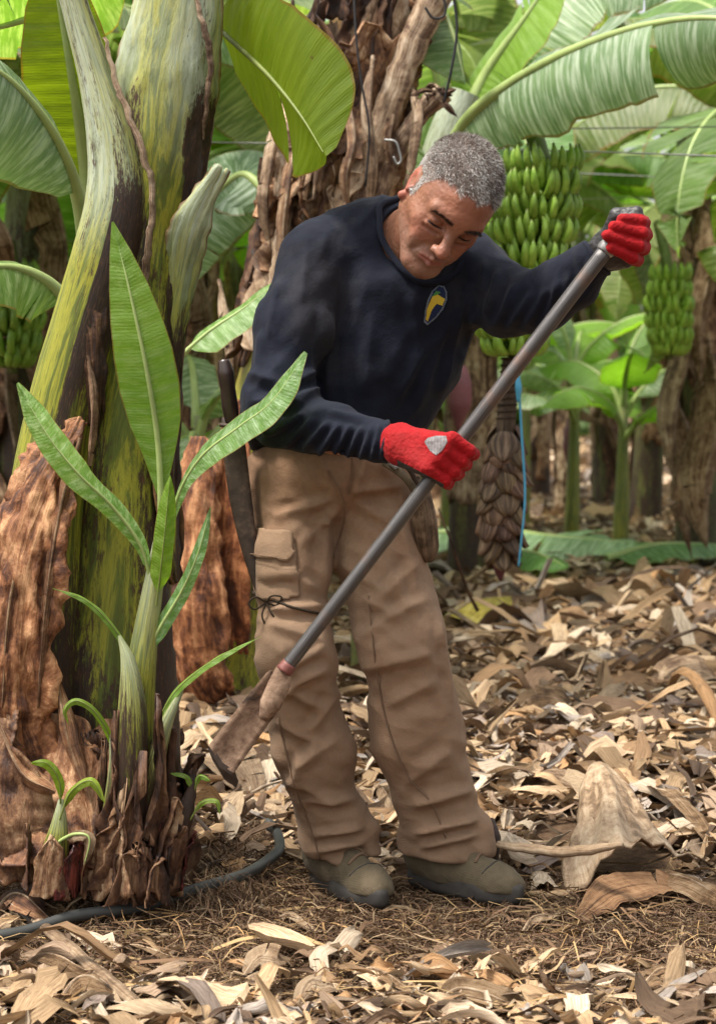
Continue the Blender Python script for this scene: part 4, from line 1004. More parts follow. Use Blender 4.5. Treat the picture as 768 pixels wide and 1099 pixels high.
def male_rachis(parent, p0, p1, r, seed, bare=.25):
    """hanging flower stalk clad in withered bracts and ending in a purple bud"""
    rng = np.random.default_rng(seed); p0, p1 = np.array(p0), np.array(p1); L = np.linalg.norm(p1-p0)
    C = cr([p0, p0*.5+p1*.5+vec(-.006, 0, 0), p1], 30)
    st = tube('flower_stalk', [p0, (p0+p1)/2+vec(-.006, 0, 0), p1], [.026, .030, .030, .012], M['bract'], parent, n=20, k=12, col=(.6, .6, .6))
    A = Acc()
    for i in range(26):                                                   # ring scars
        t = bare*i/26; c = C[int(t*30)]; V, Q, uv = tube_data([c+vec(0, 0, .004), c, c-vec(0, 0, .004)], [.027, .034, .027], n=4, k=12); A.add(V, Q, uv, rng.uniform(.4, .9))
    A2 = Acc(); nb = 46
    for i in range(nb):
        t = bare+(1-bare-.04)*(i/nb)**.95; c = C[min(30, int(t*30))]+vec(0, 0, 0); az = i*2.4+rng.normal()*.15; o = vec(math.cos(az), math.sin(az), 0); s_ = vec(-o[1], o[0], 0)
        rr = r*(.75+.45*math.sin(math.pi*min(1, (t-bare)/(1-bare)*.85+.12)))*(1 if t < .85 else (1-(t-.85)/.15*.55)); ln = .085*rng.uniform(.8, 1.15); wd = .045*rng.uniform(.8, 1.15)
        uu = np.linspace(0, 1, 7)[:, None]; vv = np.linspace(-1, 1, 7)[None]
        w = wd*np.sin(np.pi*np.clip(uu*.86+.12, 0, 1))**.6; out = rr*(.62+.55*uu-.35*uu**3)+.018*rng.uniform(0, 1.6)*uu**4-.022*vv**2*(1-.3*uu)
        X = c+o*out[..., None]+s_*(w*vv)[..., None]+vec(0, 0, -1)*(ln*uu+.006*vv**2+0*vv)[..., None]
        A2.add(X.reshape(-1, 3), grid_q(7, 7), np.stack(np.broadcast_arrays(uu*.1+i, vv*.1), -1).reshape(-1, 2), rng.uniform(.6, 1.25)*np.array([1, rng.uniform(.85, 1.05), rng.uniform(.8, 1.05)]))
    A.build('scar_ring', [M['bract']], st)if False else mobj('scar_rings', np.concatenate(A.V), fixq(np.concatenate(A.Fq)), M['bract'], st, np.concatenate(A.uv), np.concatenate(A.col))
    A2.build('withered_bracts', [M['bract']], st, solid=.003)
    e = C[-1]; tube('flower_bud', [e+vec(0, 0, .09), e+vec(0, 0, .03), e+vec(0, 0, -.03), e+vec(.002, 0, -.075)], [.030, .036, .024, .004], M['bud'], st, n=14, k=14)
    return st
# ------------------------------------------------------------------ the plants that stand where the photograph shows them
def pxr(px, Y): return px*Y/F
M['rib_olive'] = plain('rib_olive', (.17, .21, .05), .5, .3, .2, 20, .1)
def front_plant():
    R = root('banana_plant', (PN(110, 950, 4.15)*vec(1, 1, 0)).tolist(), 'thick green and black mottled banana plant in the left foreground, beside the man', 'banana plant', 'banana plants of the plantation')
    Y = 4.15
    def PL(l): return [PN(a, b, c) for a, b, c in l]
    A = PL([(115, 965, Y), (112, 860, Y), (114, 740, Y), (118, 620, Y), (126, 500, Y), (137, 400, Y), (148, 300, Y), (163, 200, Y), (176, 110, Y), (188, 20, Y), (204, -90, Y)])
    trunk_tube(R, 'pseudostem', A, [pxr(r, Y) for r in (82, 84, 80, 70, 60, 50, 45, 44, 47, 42, 32)], 'stem',
               [lambda t, s: np.clip((t-.70)/.16, 0, 1)*(.30+.45*np.cos((s-.08)*6.28)**2), lambda t, s: .74-.30*np.clip(t/.30, 0, 1)-.12*np.clip((t-.5)*3, 0, 1)+.62*np.exp(-((s-.17)/.06)**2)*np.clip(1.05-t*.9, 0, 1)+.25*np.exp(-((s-.92)/.05)**2)*(t < .62)+.15*np.clip((.7-t)*1.2, 0, 1), lambda t, s: 0*t+0*s], n=110, k=64, seed=1.3, bulge=.05, ridges=2)
    Y2 = 4.07
    B = PL([(50, 900, Y2), (44, 760, Y2), (44, 640, Y2), (50, 540, Y2), (66, 440, Y2), (90, 350, Y2), (114, 270, Y2), (126, 210, Y2), (121, 150, Y2), (103, 80, Y2), (82, 10, Y2), (58, -80, Y2)])
    trunk_tube(R, 'leaf_stem', B, [pxr(r, Y2) for r in (44, 46, 46, 42, 38, 36, 36, 34, 28, 19, 15, 14)], 'stem',
               [lambda t, s: np.clip((t-.52)/.14, 0, 1)*(.25+.55*np.clip(np.cos((s-.88)*6.28), 0, 1)), lambda t, s: .52+.7*np.exp(-((s-.12)/.09)**2)*np.exp(-((t-.55)/.12)**2)+.35*np.clip(1-t/.35, 0, 1)+.35*np.exp(-((s-.02)/.05)**2)*np.exp(-((t-.45)/.15)**2)+0*s, lambda t, s: 0*t+0*s], n=110, k=48, seed=2.1, bulge=.02, ridges=1)
    e1 = PL([(112, 40, 4.05), (124, 84, 4.035), (140, 128, 4.02), (156, 172, 4.01), (164, 205, 4.02), (160, 260, 4.03), (154, 310, 4.05), (140, 350, 4.06)])
    V, Q, uv = tube_data(e1, [.004, .006, .007, .006, .008, .005], n=60, k=8, flat=.5); V = V+.004*np.stack([sn(V[:, 2]*90, 1), sn(V[:, 2]*70, 2), 0*V[:, 0]], 1); mobj('sheath_margin', V, fixq(Q), M['sheath_pale'], R, uv)
    e2 = PL([(208, -10, 4.06), (219, 30, 4.05), (226, 68, 4.06), (222, 110, 4.07), (216, 150, 4.09)])
    V, Q, uv = tube_data(e2, [.004, .007, .006, .004], n=60, k=8, flat=.5); V = V+.003*np.stack([sn(V[:, 2]*90, 1), sn(V[:, 2]*70, 2), 0*V[:, 0]], 1); mobj('sheath_margin', V, fixq(Q), M['sheath_pale'], R, uv)
    # flaring waxy leaf base in front of the main stem
    wax = [lambda t, s: np.clip((t-.52)/.25, 0, 1)*(.52+.3*np.cos(s*9))+0*s, lambda t, s: .42+.75*np.exp(-((s-.82)/.12)**2)*np.exp(-((t-.45)/.2)**2)+.55*np.exp(-((s-.22)/.09)**2)*np.exp(-((t-.55)/.12)**2)+.30*(t < .45)+.7*np.clip((s-.62)/.15, 0, 1)*np.clip((.72-t)/.12, 0, 1), lambda t, s: np.clip((np.abs(s-.5)-.475)/.02, 0, 1)+0*t]
    shell(R, 'leaf_base', PL([(124, 620, 4.14), (134, 480, 4.14), (146, 345, 4.14), (159, 240, 4.13), (169, 165, 4.12), (178, 90, 4.12), (189, 20, 4.12), (204, -90, 4.12)]), [pxr(r, Y) for r in (66, 55, 46, 46, 48, 51, 44, 34)], [60, 20, -45, -66, -75, -80], [100, 100, 98, 92, 88, 80], 'stem', seed=3, n=60, m=30, rag=.03, attrcol=wax, thick=.006, bulge=.015, ragend=.02)
    shell(R, 'leaf_base', PL([(176, 460, 4.14), (186, 360, 4.12), (196, 290, 4.10), (210, 235, 4.06), (240, 178, 4.02)]), [pxr(r, Y) for r in (8, 14, 19, 24, 9)], [-80, -70, -50], [70, 60, 50], 'stem', seed=4, n=40, m=16, rag=.08, attrcol=[lambda t, s: .1+np.clip((t-.3)*1.1, 0, .55)+0*s, lambda t, s: .35+.5*np.clip((.5-t)*3, 0, 1)+0*s, lambda t, s: np.clip((np.abs(s-.5)-.45)/.04, 0, 1)+0*t], thick=.005, depth=.6)
    # dry brown sheaths peeling off the left and the base
    shell(R, 'dry_sheath', PL([(88, 450, 4.02), (60, 505, 4.0), (34, 580, 3.98), (18, 670, 3.97), (8, 760, 3.98), (16, 850, 4.0)]), [.010, .045, .062, .060, .060, .085], [-100, -95, -85], [35, 62, 60, 60], 'sheath', seed=5, n=90, m=30, rag=.16, thick=.004, depth=.8, tint=(1.15, .92, .76), ragend=.05, edge_curl=.16, crumple=.016)
    for j, (pts, W, mt, tn) in enumerate(((((86, 470, 3.97), (66, 540, 3.94), (50, 640, 3.92), (40, 760, 3.93)), .035, 'sheath', .9), (((30, 560, 3.94), (10, 650, 3.92), (2, 760, 3.92)), .05, 'sheath_dark', 1.3), (((60, 720, 3.95), (72, 790, 3.92), (92, 850, 3.9)), .045, 'sheath', 1.1), (((0, 780, 3.9), (24, 830, 3.86), (60, 850, 3.85)), .05, 'sheath', 1.0), (((94, 380, 4.02), (100, 430, 3.99), (96, 500, 3.98)), .018, 'sheath_pale', 1.0))):
        leaf(R, PL(pts), W, (-.2, -1, .1), fold=(25, 35), curl=(60, 70), mat=mt, tears=1, seed=170+j, name='dead_leaf', ripple=.014, ribw=.003, n=40, ribmat='sheath_pale', petiole=.01, gap=.1, tint=np.array([1, .88, .78])*tn, shape=[.3, .8, 1, .9, .7, .2])
    shell(R, 'dry_sheath', PL([(98, 300, 4.05), (98, 350, 4.045), (100, 400, 4.05), (104, 455, 4.06)]), [.03, .034, .032, .02], [-40, -50], [60, 40], 'sheath_dark', seed=6, n=30, m=14, rag=.15, thick=.004, ragend=.2)
    shell(R, 'dry_sheath', PL([(22, 745, 4.0), (16, 800, 3.98), (14, 870, 3.97), (20, 930, 3.98)]), [.05, .085, .095, .10], [-120, -100], [10, 50], 'sheath', seed=7, n=40, m=18, rag=.2, tint=(.8, .75, .7), ragend=.15, edge_curl=.1, peel=.02, crumple=.016)
    shell(R, 'dry_sheath', PL([(80, 770, 4.03), (72, 850, 4.0), (66, 930, 3.97)]), [.07, .09, .12], [-60, -70], [60, 40], 'sheath', seed=8, n=40, m=18, rag=.25, ragend=.25, edge_curl=.12, peel=.03, tint=(1.1, .95, .85))
    for i, (a, b, mt, tn) in enumerate(((20, 80, 'sheath_dark', .9), (60, 150, 'sheath_dark', .8), (-60, 10, 'sheath', .8), (-130, -60, 'sheath_pale', .75), (100, 170, 'sheath', .7), (-20, 40, 'sheath_dark', 1.1))):
        shell(R, 'dry_sheath', PL([(112, 965, 4.10), (112, 900, 4.11), (113+i*2, 860-i*9, 4.12), (114, 825-i*11, 4.12)]), [pxr(90+i, Y), pxr(84, Y), pxr(80, Y), pxr(77, Y)], [a-8, a, a*.7+b*.3, (a+b)/2-4], [b+8, b, b*.7+a*.3, (a+b)/2+4], mt, seed=10+i, n=30, m=14, rag=.25, ragend=.3, peel=.02+.012*(i % 3), crumple=.012, tint=np.ones(3)*tn)
    # leaves of this plant that reach into the frame
    leaf(R, PL([(214, 10, 4.32), (248, 42, 4.2), (288, 80, 4.08), (322, 122, 3.98), (350, 168, 3.92)]), .160, (.25, .75, .55), fold=(-6, -14), curl=(-22, 18), mat='leaf_under', tears=(0, 1), seed=21, petiole=.14, ripple=.006, shape=[.55, .9, 1, 1, .95, .8, .5, .1], ribw=.006, fwd=.25, tint=(.85, .9, .75), ribmat='rib_olive')
    leaf(R, PL([(94, 262, 4.55), (84, 205, 4.5), (62, 150, 4.42), (30, 104, 4.34), (-10, 70, 4.26), (-70, 50, 4.2)]), .19, (.25, -.55, .8), fold=(5, 25), curl=(25, 35), mat='leaf_waxy', tears=(1, 0), seed=22, petiole=.2, ripple=.010, tint=(.75, .82, .8), shape=[.3, .8, 1, 1, .9, .6, .1])
    leaf(R, PL([(100, 240, 4.7), (92, 180, 4.68), (84, 120, 4.62), (72, 50, 4.55), (58, -30, 4.5)]), .115, (.05, .9, .3), fold=(0, 10), curl=(10, 20), mat='leaf_under', tears=0, seed=23, petiole=.18, ripple=.008, shape=[.2, .7, 1, 1, .9, .7, .3])
    leaf(R, PL([(150, -60, 4.9), (90, -10, 4.9), (30, 18, 4.85), (-50, 40, 4.8)]), .17, (0, .3, .9), fold=(0, -5), curl=(20, 10), mat='leaf', tears=2, seed=24, petiole=.1)
    leaf(R, PL([(80, 330, 4.8), (50, 300, 4.75), (10, 285, 4.7), (-50, 290, 4.6)]), .12, (.1, -.6, .8), fold=(20, 30), curl=(25, 25), mat='leaf', tears=1, seed=25, petiole=.1)
    return R
front_plant()

def sucker(label, base, stem, radii, leaves, cat='young banana plant', extra=None, cols=None, group=None, stem_m='stem'):
    R = root('banana_sucker', base, label, cat, group or 'banana suckers')
    trunk_tube(R, 'stem', [PN(*p) for p in stem], [pxr(r, stem[0][2]) for r in radii], stem_m, cols or [lambda t, s: np.clip((t-.5)*1.5, 0, .9)+0*s, lambda t, s: .95-.75*t+0*s, lambda t, s: 0*t+0*s], n=50, k=22, seed=len(leaves)*.7, bulge=.05, ridges=2)
    for i, (pts, W, up, mt, fold, kw) in enumerate(leaves):
        leaf(R, [PN(*p) for p in pts], W, up, fold=fold, mat=mt, seed=31+i*3+len(leaves), **kw)
    return R
Yk = 3.92
NB = dict(tears=0, ripple=.003, petiole=.12, curl=(8, 8), ribw=.0035, n=40, fwd=.3)
TB = dict(NB, ribw=.0016, ribmat='rib_olive')
s1 = sucker('tall young banana sucker with upright bright green leaf in front of the mottled stem', (PN(142, 950, Yk)*vec(1, 1, 0)).tolist(),
       [(138, 965, Yk), (140, 880, Yk), (145, 800, Yk), (150, 730, Yk), (158, 670, Yk), (167, 615, Yk), (172, 570, Yk)], (28, 25, 21, 17, 13, 10, 5),
       [([(172, 600, Yk), (173, 540, 3.91), (169, 470, 3.90), (158, 400, 3.88), (141, 320, 3.87), (121, 238, 3.88)], .059, (.12, -1, .1), 'leaf_bright', (8, 8), dict(NB, shape=[.05, .45, .85, 1, .98, .85, .64, .36, .03], petiole=.2, ripple=.004, ribw=.007)),
        ([(165, 640, Yk), (152, 588, 3.90), (122, 545, 3.88), (84, 508, 3.85), (50, 465, 3.84), (19, 411, 3.85)], .030, (-.35, -.65, .7), 'leaf', (14, 14), dict(NB, tint=(1.5, 1.6, 1.5), shape=[.3, .6, .8, 1, 1, .8, .1])),
        ([(176, 600, Yk), (190, 535, 3.90), (216, 490, 3.86), (256, 458, 3.82), (292, 430, 3.79), (328, 378, 3.78)], .040, (-.45, -.75, .65), 'leaf', (12, 12), dict(NB, tint=(1.5, 1.6, 1.6), shape=[.2, .55, .9, 1, 1, .75, .1])),
        ([(168, 650, 3.90), (175, 590, 3.87), (183, 510, 3.86)], .022, (.1, -1, .1), 'leaf_bright', (20, 20), dict(TB, tint=(1.1, 1.05, .8))),
        ([(156, 715, 3.91), (168, 680, 3.91), (194, 636, 3.90), (212, 595, 3.88), (226, 544, 3.88)], .017, (-.3, -.9, .3), 'leaf', (15, 15), dict(NB, tint=(1.3, 1.5, 1.6))),
        ([(150, 725, 3.90), (128, 682, 3.88), (95, 646, 3.86), (57, 631, 3.85)], .0075, (0, -.6, .8), 'leaf_bright', (20, 20), dict(TB, tint=(.9, .9, .9))),
        ([(158, 800, 3.90), (186, 745, 3.88), (230, 708, 3.85), (281, 683, 3.84)], .010, (-.2, -.6, .8), 'leaf_bright', (20, 20), dict(TB, tint=(1, 1, 1))),
        ([(124, 840, 3.90), (119, 795, 3.88), (102, 764, 3.86), (82, 752, 3.85), (70, 762, 3.85), (74, 778, 3.86)], .007, (0, -.8, .5), 'leaf_bright', (20, 20), dict(TB, tint=(.9, .85, .6)))])
for (st, rd, sd) in (([(150, 940, 3.9), (160, 860, 3.89), (174, 790, 3.88), (196, 738, 3.88)], (16, 14, 10, 2.5), 1), ([(120, 930, 3.9), (121, 880, 3.89), (124, 825, 3.88), (119, 788, 3.88)], (18, 15, 9, 2), 2), ([(138, 940, 3.9), (141, 840, 3.88), (142, 760, 3.875), (138, 712, 3.875), (128, 682, 3.88)], (26, 23, 18, 10, 2), 3)):
    trunk_tube(s1, 'leaf_base', [PN(*p) for p in st], [pxr(r*.85, 3.9) for r in rd], 'stem', [lambda t, s: np.clip(t*1.3-.5, 0, .5)+0*s, lambda t, s: 1.0-.65*t+0*s, lambda t, s: 0*t+0*s], n=30, k=16, seed=sd)
M['red_husk'] = fibre_mat('red_husk', [(.018, .007, .007), (.075, .014, .012), (.20, .045, .03)], (.6, 7, 1), .6, rough=.4)
for i, (a, b, mt, yt) in enumerate(((-75, -15, 'sheath_dark', 760), (10, 80, 'sheath_dark', 740), (-25, 40, 'sheath_dark', 800), (60, 140, 'sheath_dark', 780), (-140, -60, 'sheath_dark', 790), (30, 75, 'sheath_dark', 850), (-55, 5, 'sheath', 830), (-10, 45, 'sheath_dark', 900), (50, 110, 'sheath', 850))):
    shell(s1, 'dry_husk', [PN(136, 962, 3.9), PN(140, 910, 3.9), PN(146, (yt+930)/2, 3.9), PN(150, yt, 3.9)], [pxr(38+i, 3.9), pxr(32+i, 3.9), pxr(27, 3.9), pxr(22, 3.9)], [a-15, a, a*.6+b*.4, (a+b)/2-3], [b+15, b, b*.7+a*.3, (a+b)/2+3], mt, seed=40+i, n=24, m=12, rag=.25, ragend=.35, peel=.015+.01*(i % 3), edge_curl=.08, thick=.003)
s2 = sucker('stubby sucker with two curling yellow tips at the far left foot of the plant', (PN(60, 940, 3.85)*vec(1, 1, 0)).tolist(), [(56, 955, 3.85), (60, 915, 3.84), (64, 885, 3.84), (66, 858, 3.84)], (18, 15, 9, 3),
       [([(65, 870, 3.84), (64, 840, 3.82), (52, 820, 3.81), (34, 818, 3.80)], .010, (0, -.7, .6), 'leaf_bright', (20, 20), dict(TB, tint=(1, .9, .6))), ([(64, 880, 3.83), (76, 850, 3.81), (98, 838, 3.80), (113, 862, 3.80)], .010, (0, -.7, .6), 'leaf_bright', (20, 20), dict(TB, tint=(1.3, 1.05, .7))),
        ([(60, 905, 3.83), (80, 895, 3.80), (96, 900, 3.79), (90, 930, 3.79)], .014, (0, -.7, .6), 'leaf_dry', (30, 30), dict(NB))])
s3 = sucker('small dark purple sucker with curled green tips between the big stem and the boots', (PN(180, 930, 3.92)*vec(1, 1, 0)).tolist(), [(172, 945, 3.92), (182, 905, 3.91), (197, 875, 3.90), (208, 838, 3.90)], (18, 18, 12, 2),
       [([(206, 850, 3.90), (200, 834, 3.89), (183, 830, 3.88)], .006, (0, -.7, .6), 'leaf_bright', (20, 20), dict(TB)), ([(208, 850, 3.90), (214, 833, 3.89), (226, 838, 3.88)], .006, (0, -.7, .6), 'leaf_bright', (20, 20), dict(TB)), ([(204, 880, 3.89), (216, 862, 3.88), (232, 860, 3.87), (236, 874, 3.87)], .006, (0, -.7, .6), 'leaf_bright', (20, 20), dict(TB, tint=(1, .9, .7)))],
       cols=[lambda t, s: .15+0*t+0*s, lambda t, s: .95+0*t+0*s, lambda t, s: 0*t+0*s])
for i in range(4): shell(s3, 'dry_husk', [PN(172, 945, 3.92), PN(182, 905, 3.91), PN(200-i*4, 872+i*6, 3.90)], [pxr(24, 3.9), pxr(21, 3.9), pxr(14, 3.9)], [-90+i*70, -80+i*70, -60+i*75], [-20+i*80, -30+i*80, -54+i*75], ('red_husk', 'sheath_dark')[i % 2], seed=60+i, n=20, m=10, rag=.2, ragend=.3, peel=.012, thick=.003)
for i in range(4): shell(s2, 'dry_husk', [PN(56, 955, 3.85), PN(60, 915, 3.84), PN(62, 885+i*6, 3.84)], [pxr(30, 3.9), pxr(26, 3.9), pxr(20, 3.9)], [-110+i*60, -105+i*60, -80+i*65], [-40+i*70, -45+i*70, -74+i*65], ('sheath_dark', 'sheath', 'red_husk')[i % 3], seed=70+i, n=20, m=10, rag=.25, ragend=.35, peel=.02, thick=.003)

def second_plant():
    Y = 6.0; PL = lambda l: [PN(a, b, c) for a, b, c in l]
    R = root('banana_plant', (PN(236, 800, Y)*vec(1, 1, 0)).tolist(), 'leaning banana plant clad in torn brown sheaths right behind the man\'s back', 'banana plant', 'banana plants of the plantation')
    A = PL([(238, 830, Y), (245, 720, Y), (262, 590, Y), (290, 450, Y), (325, 320, Y), (352, 220, Y), (372, 120, Y), (390, 40, Y), (412, -70, Y)])
    trunk_tube(R, 'pseudostem', A, [pxr(r, Y) for r in (58, 54, 48, 44, 44, 46, 44, 38, 34)], 'stem', [lambda t, s: 0*t+0*s, lambda t, s: .55+0*t+0*s, lambda t, s: np.clip((t-.35)*3, 0, .9)+0*s], n=60, k=36, seed=4.4)
    shell(R, 'dry_sheath', PL([(222, 470, 5.85), (212, 560, 5.82), (214, 650, 5.80), (226, 725, 5.82), (240, 752, 5.84)]), [.03, .065, .078, .075, .04], [-90, -80], [60, 52, 40], 'sheath', seed=81, n=70, m=24, rag=.10, ragend=.05, thick=.004, crumple=.012, tint=(1.1, .8, .62), edge_curl=.05)
    shell(R, 'dry_sheath', PL([(262, 430, 5.88), (258, 520, 5.86), (254, 610, 5.86), (258, 700, 5.86)]), [.04, .06, .065, .05], [-70, -50], [20, 35], 'sheath', seed=82, n=50, m=18, rag=.10, ragend=.1, tint=(1.0, .6, .4), edge_curl=.05)
    rng = np.random.default_rng(5)
    for i in range(26):
        t0 = rng.uniform(.42, .9); t1 = min(1., t0+rng.uniform(.12, .3)); q = cr(A, 60)[int(t0*60):int(t1*60)+1]; a = rng.uniform(-110, 110)
        if rng.uniform() < .5: q = q[::-1]
        shell(R, 'dry_sheath', q[::max(1, len(q)//6)], [pxr(47, Y), pxr(rng.uniform(46, 54), Y)], a, a+rng.uniform(30, 85), rng.choice(['sheath_pale', 'sheath', 'sheath_pale', 'sheath_dark']), seed=90+i, n=30, m=12, peel=rng.uniform(0, .07), rag=.22, ragend=.35, edge_curl=rng.uniform(.02, .12), tint=np.ones(3)*rng.uniform(.7, 1.25), thick=.004)
    for i, (pts, W, mt) in enumerate(((((300, 120, 5.9), (292, 170, 5.85), (286, 220, 5.85), (292, 275, 5.9)), .035, 'sheath_pale'), (((318, 150, 5.85), (308, 210, 5.8), (304, 260, 5.8), (312, 310, 5.8)), .03, 'sheath'), (((345, 60, 5.85), (352, 110, 5.75), (347, 160, 5.75), (335, 215, 5.8)), .05, 'sheath_pale'),
                                     (((400, 60, 5.85), (396, 120, 5.75), (402, 180, 5.75), (396, 240, 5.8)), .045, 'sheath_pale'), (((372, 100, 5.8), (380, 150, 5.7), (372, 190, 5.7), (376, 230, 5.75)), .035, 'sheath'), (((440, 90, 5.9), (452, 120, 5.8), (446, 170, 5.8), (430, 215, 5.85)), .035, 'sheath_pale'),
                                     (((425, 110, 5.9), (418, 150, 5.8), (424, 190, 5.8)), .03, 'sheath'), (((345, 20, 5.9), (338, 70, 5.85), (346, 120, 5.8)), .04, 'sheath'), (((235, 300, 6.1), (248, 360, 6.0), (252, 420, 6.0), (258, 480, 6.0)), .04, 'sheath_pale'))):
        leaf(R, PL(pts), W, (.2, -1, 0), fold=(30, 40), curl=(50, 60), mat=mt, tears=2, seed=120+i, name='dead_leaf', ripple=.012, ribw=.005, n=26, ribmat='sheath_pale', petiole=.02, gap=.1)
    for pts, rd in ((((385, 235), (405, 150), (432, 75), (474, -20)), (18, 16, 15, 18)), (((402, 235), (418, 175), (448, 125), (474, 98)), (12, 11, 10, 14)), (((300, 400), (296, 300), (312, 200)), (9, 8, 6))):
        V, Q, uv = tube_data(PL([(a, b, 5.88) for a, b in pts]), [pxr(r, 5.9) for r in rd], n=40, k=12, flat=.6); V = V+.006*np.stack([sn(V[:, 2]*40, 1), sn(V[:, 2]*50+V[:, 0]*90, 2), 0*V[:, 0]], 1)
        mobj('leaf_stalk', V, fixq(Q), M['sheath_pale'], R, uv)
    for i in range(7):
        p = vec(*PN(470+rng.normal()*6, 104+rng.normal()*6, 5.85)); q = p+vec(rng.normal()*.05, -.02, rng.normal()*.04-.02)
        leaf(R, [p, (p+q)/2+vec(0, -.02, .01), q], .02, (0, -1, .2), fold=(30, 30), curl=(60, 60), mat='sheath_dark', tears=1, seed=140+i, name='dead_leaf', ribw=.002, n=12, ribmat='sheath_pale')
    # green leaves high on this plant, above and behind
    leaf(R, PL([(400, -40, 6.3), (440, -30, 6.2), (480, 20, 6.0), (500, 90, 5.9)]), .2, (.5, -.6, .6), fold=(20, 25), curl=(20, 35), mat='leaf', tears=3, seed=151)
    leaf(R, PL([(350, 80, 6.4), (310, 30, 6.4), (260, 10, 6.4), (190, 40, 6.3)]), .2, (0, -.5, .9), fold=(20, 25), curl=(20, 35), mat='leaf_waxy', tears=3, seed=152, tint=(.8, .9, .8))
    leaf(R, PL([(320, 260, 6.3), (280, 200, 6.35), (250, 190, 6.4), (200, 250, 6.4), (180, 330, 6.4)]), .16, (0, -.7, .6), fold=(10, 15), curl=(20, 25), mat='leaf_waxy', tears=2, seed=153, tint=(.8, .9, .85))
    leaf(R, PL([(190, 385, 5.3), (225, 355, 5.3), (262, 330, 5.3), (300, 300, 5.3)]), .07, (0, -.6, .8), fold=(5, 15), curl=(10, 25), mat='leaf', tears=0, seed=154, ripple=.004, ribw=.006, tint=(1.2, 1.3, 1.2))
    return R
second_plant()

def bunch_plant():
    Y = 6.8; PL = lambda l: [PN(a, b, c) for a, b, c in l]
    R = root('banana_plant', (PN(415, 770, Y)*vec(1, 1, 0)).tolist(), 'fruiting banana plant hung with the large green bunch beside the man\'s raised arm', 'banana plant', 'banana plants of the plantation')
    trunk_tube(R, 'pseudostem', PL([(415, 800, Y), (418, 650, Y), (426, 500, Y), (442, 350, Y), (464, 220, Y), (484, 140, Y), (500, 100, Y)]), [.13, .125, .115, .10, .085, .07, .05], 'stem_dull', [lambda t, s: np.clip(t*2-1, 0, .7)+0*s, lambda t, s: .5-.2*t+0*s, lambda t, s: 0*t+0*s], n=50, k=28, seed=6)
    b = bunch(R, PN(582, 178, 6.3), .60, .148, 8, 7, rachis=[PN(545, 92, 6.45)], fl=.100, k=8, per=23, slant=-.09, fr=.0132)
    male_rachis(b, PN(548, 385, 6.3), PN(536, 597, 6.3), .070, 3, .34)
    leaf(R, PL([(470, 185, 6.6), (500, 128, 6.4), (545, 90, 6.25), (610, 54, 6.05), (690, 26, 5.85), (770, 18, 5.65), (860, 40, 5.5)]), .235, (-.12, -.62, .75), fold=(28, 8), curl=(50, 15), mat='leaf_waxy', tears=(3, 3), seed=161, petiole=.13, ripple=.012, ribw=.022, gap=.03, tint=(.95, 1, 1), shape=[.5, .8, .95, 1, 1, .9, .7, .2], n=60, m=8)
    leaf(R, PL([(492, 140, 6.9), (520, 80, 6.9), (562, 20, 6.8), (610, -50, 6.7)]), .21, (-.5, -.5, .3), fold=(-5, 10), curl=(-10, 25), mat='leaf_bright', tears=(2, 4), seed=162, ribw=.024)
    leaf(R, PL([(480, 150, 7.0), (470, 90, 7.0), (452, 20, 6.9), (430, -60, 6.8)]), .24, (.6, -.7, .2), fold=(15, 15), curl=(20, 25), mat='leaf', tears=(3, 2), seed=163)
    leaf(R, PL([(500, 120, 7.0), (570, 20, 7.1), (650, -30, 7.1), (760, -20, 7.0)]), .22, (0, -.3, .9), fold=(25, 30), curl=(20, 35), mat='leaf_waxy', tears=(3, 4), seed=164, tint=(.9, .95, .9))
    leaf(R, PL([(470, 190, 6.9), (440, 150, 6.8), (425, 190, 6.6), (420, 260, 6.5)]), .15, (0, -.8, .5), fold=(15, 15), curl=(20, 25), mat='leaf', tears=1, seed=165)
    leaf(R, PL([(492, 130, 6.9), (520, 180, 7.3), (540, 260, 7.5), (548, 350, 7.6)]), .17, (0, -.8, .5), fold=(15, 15), curl=(20, 25), mat='leaf', tears=3, seed=166)
    return R
bunch_plant()

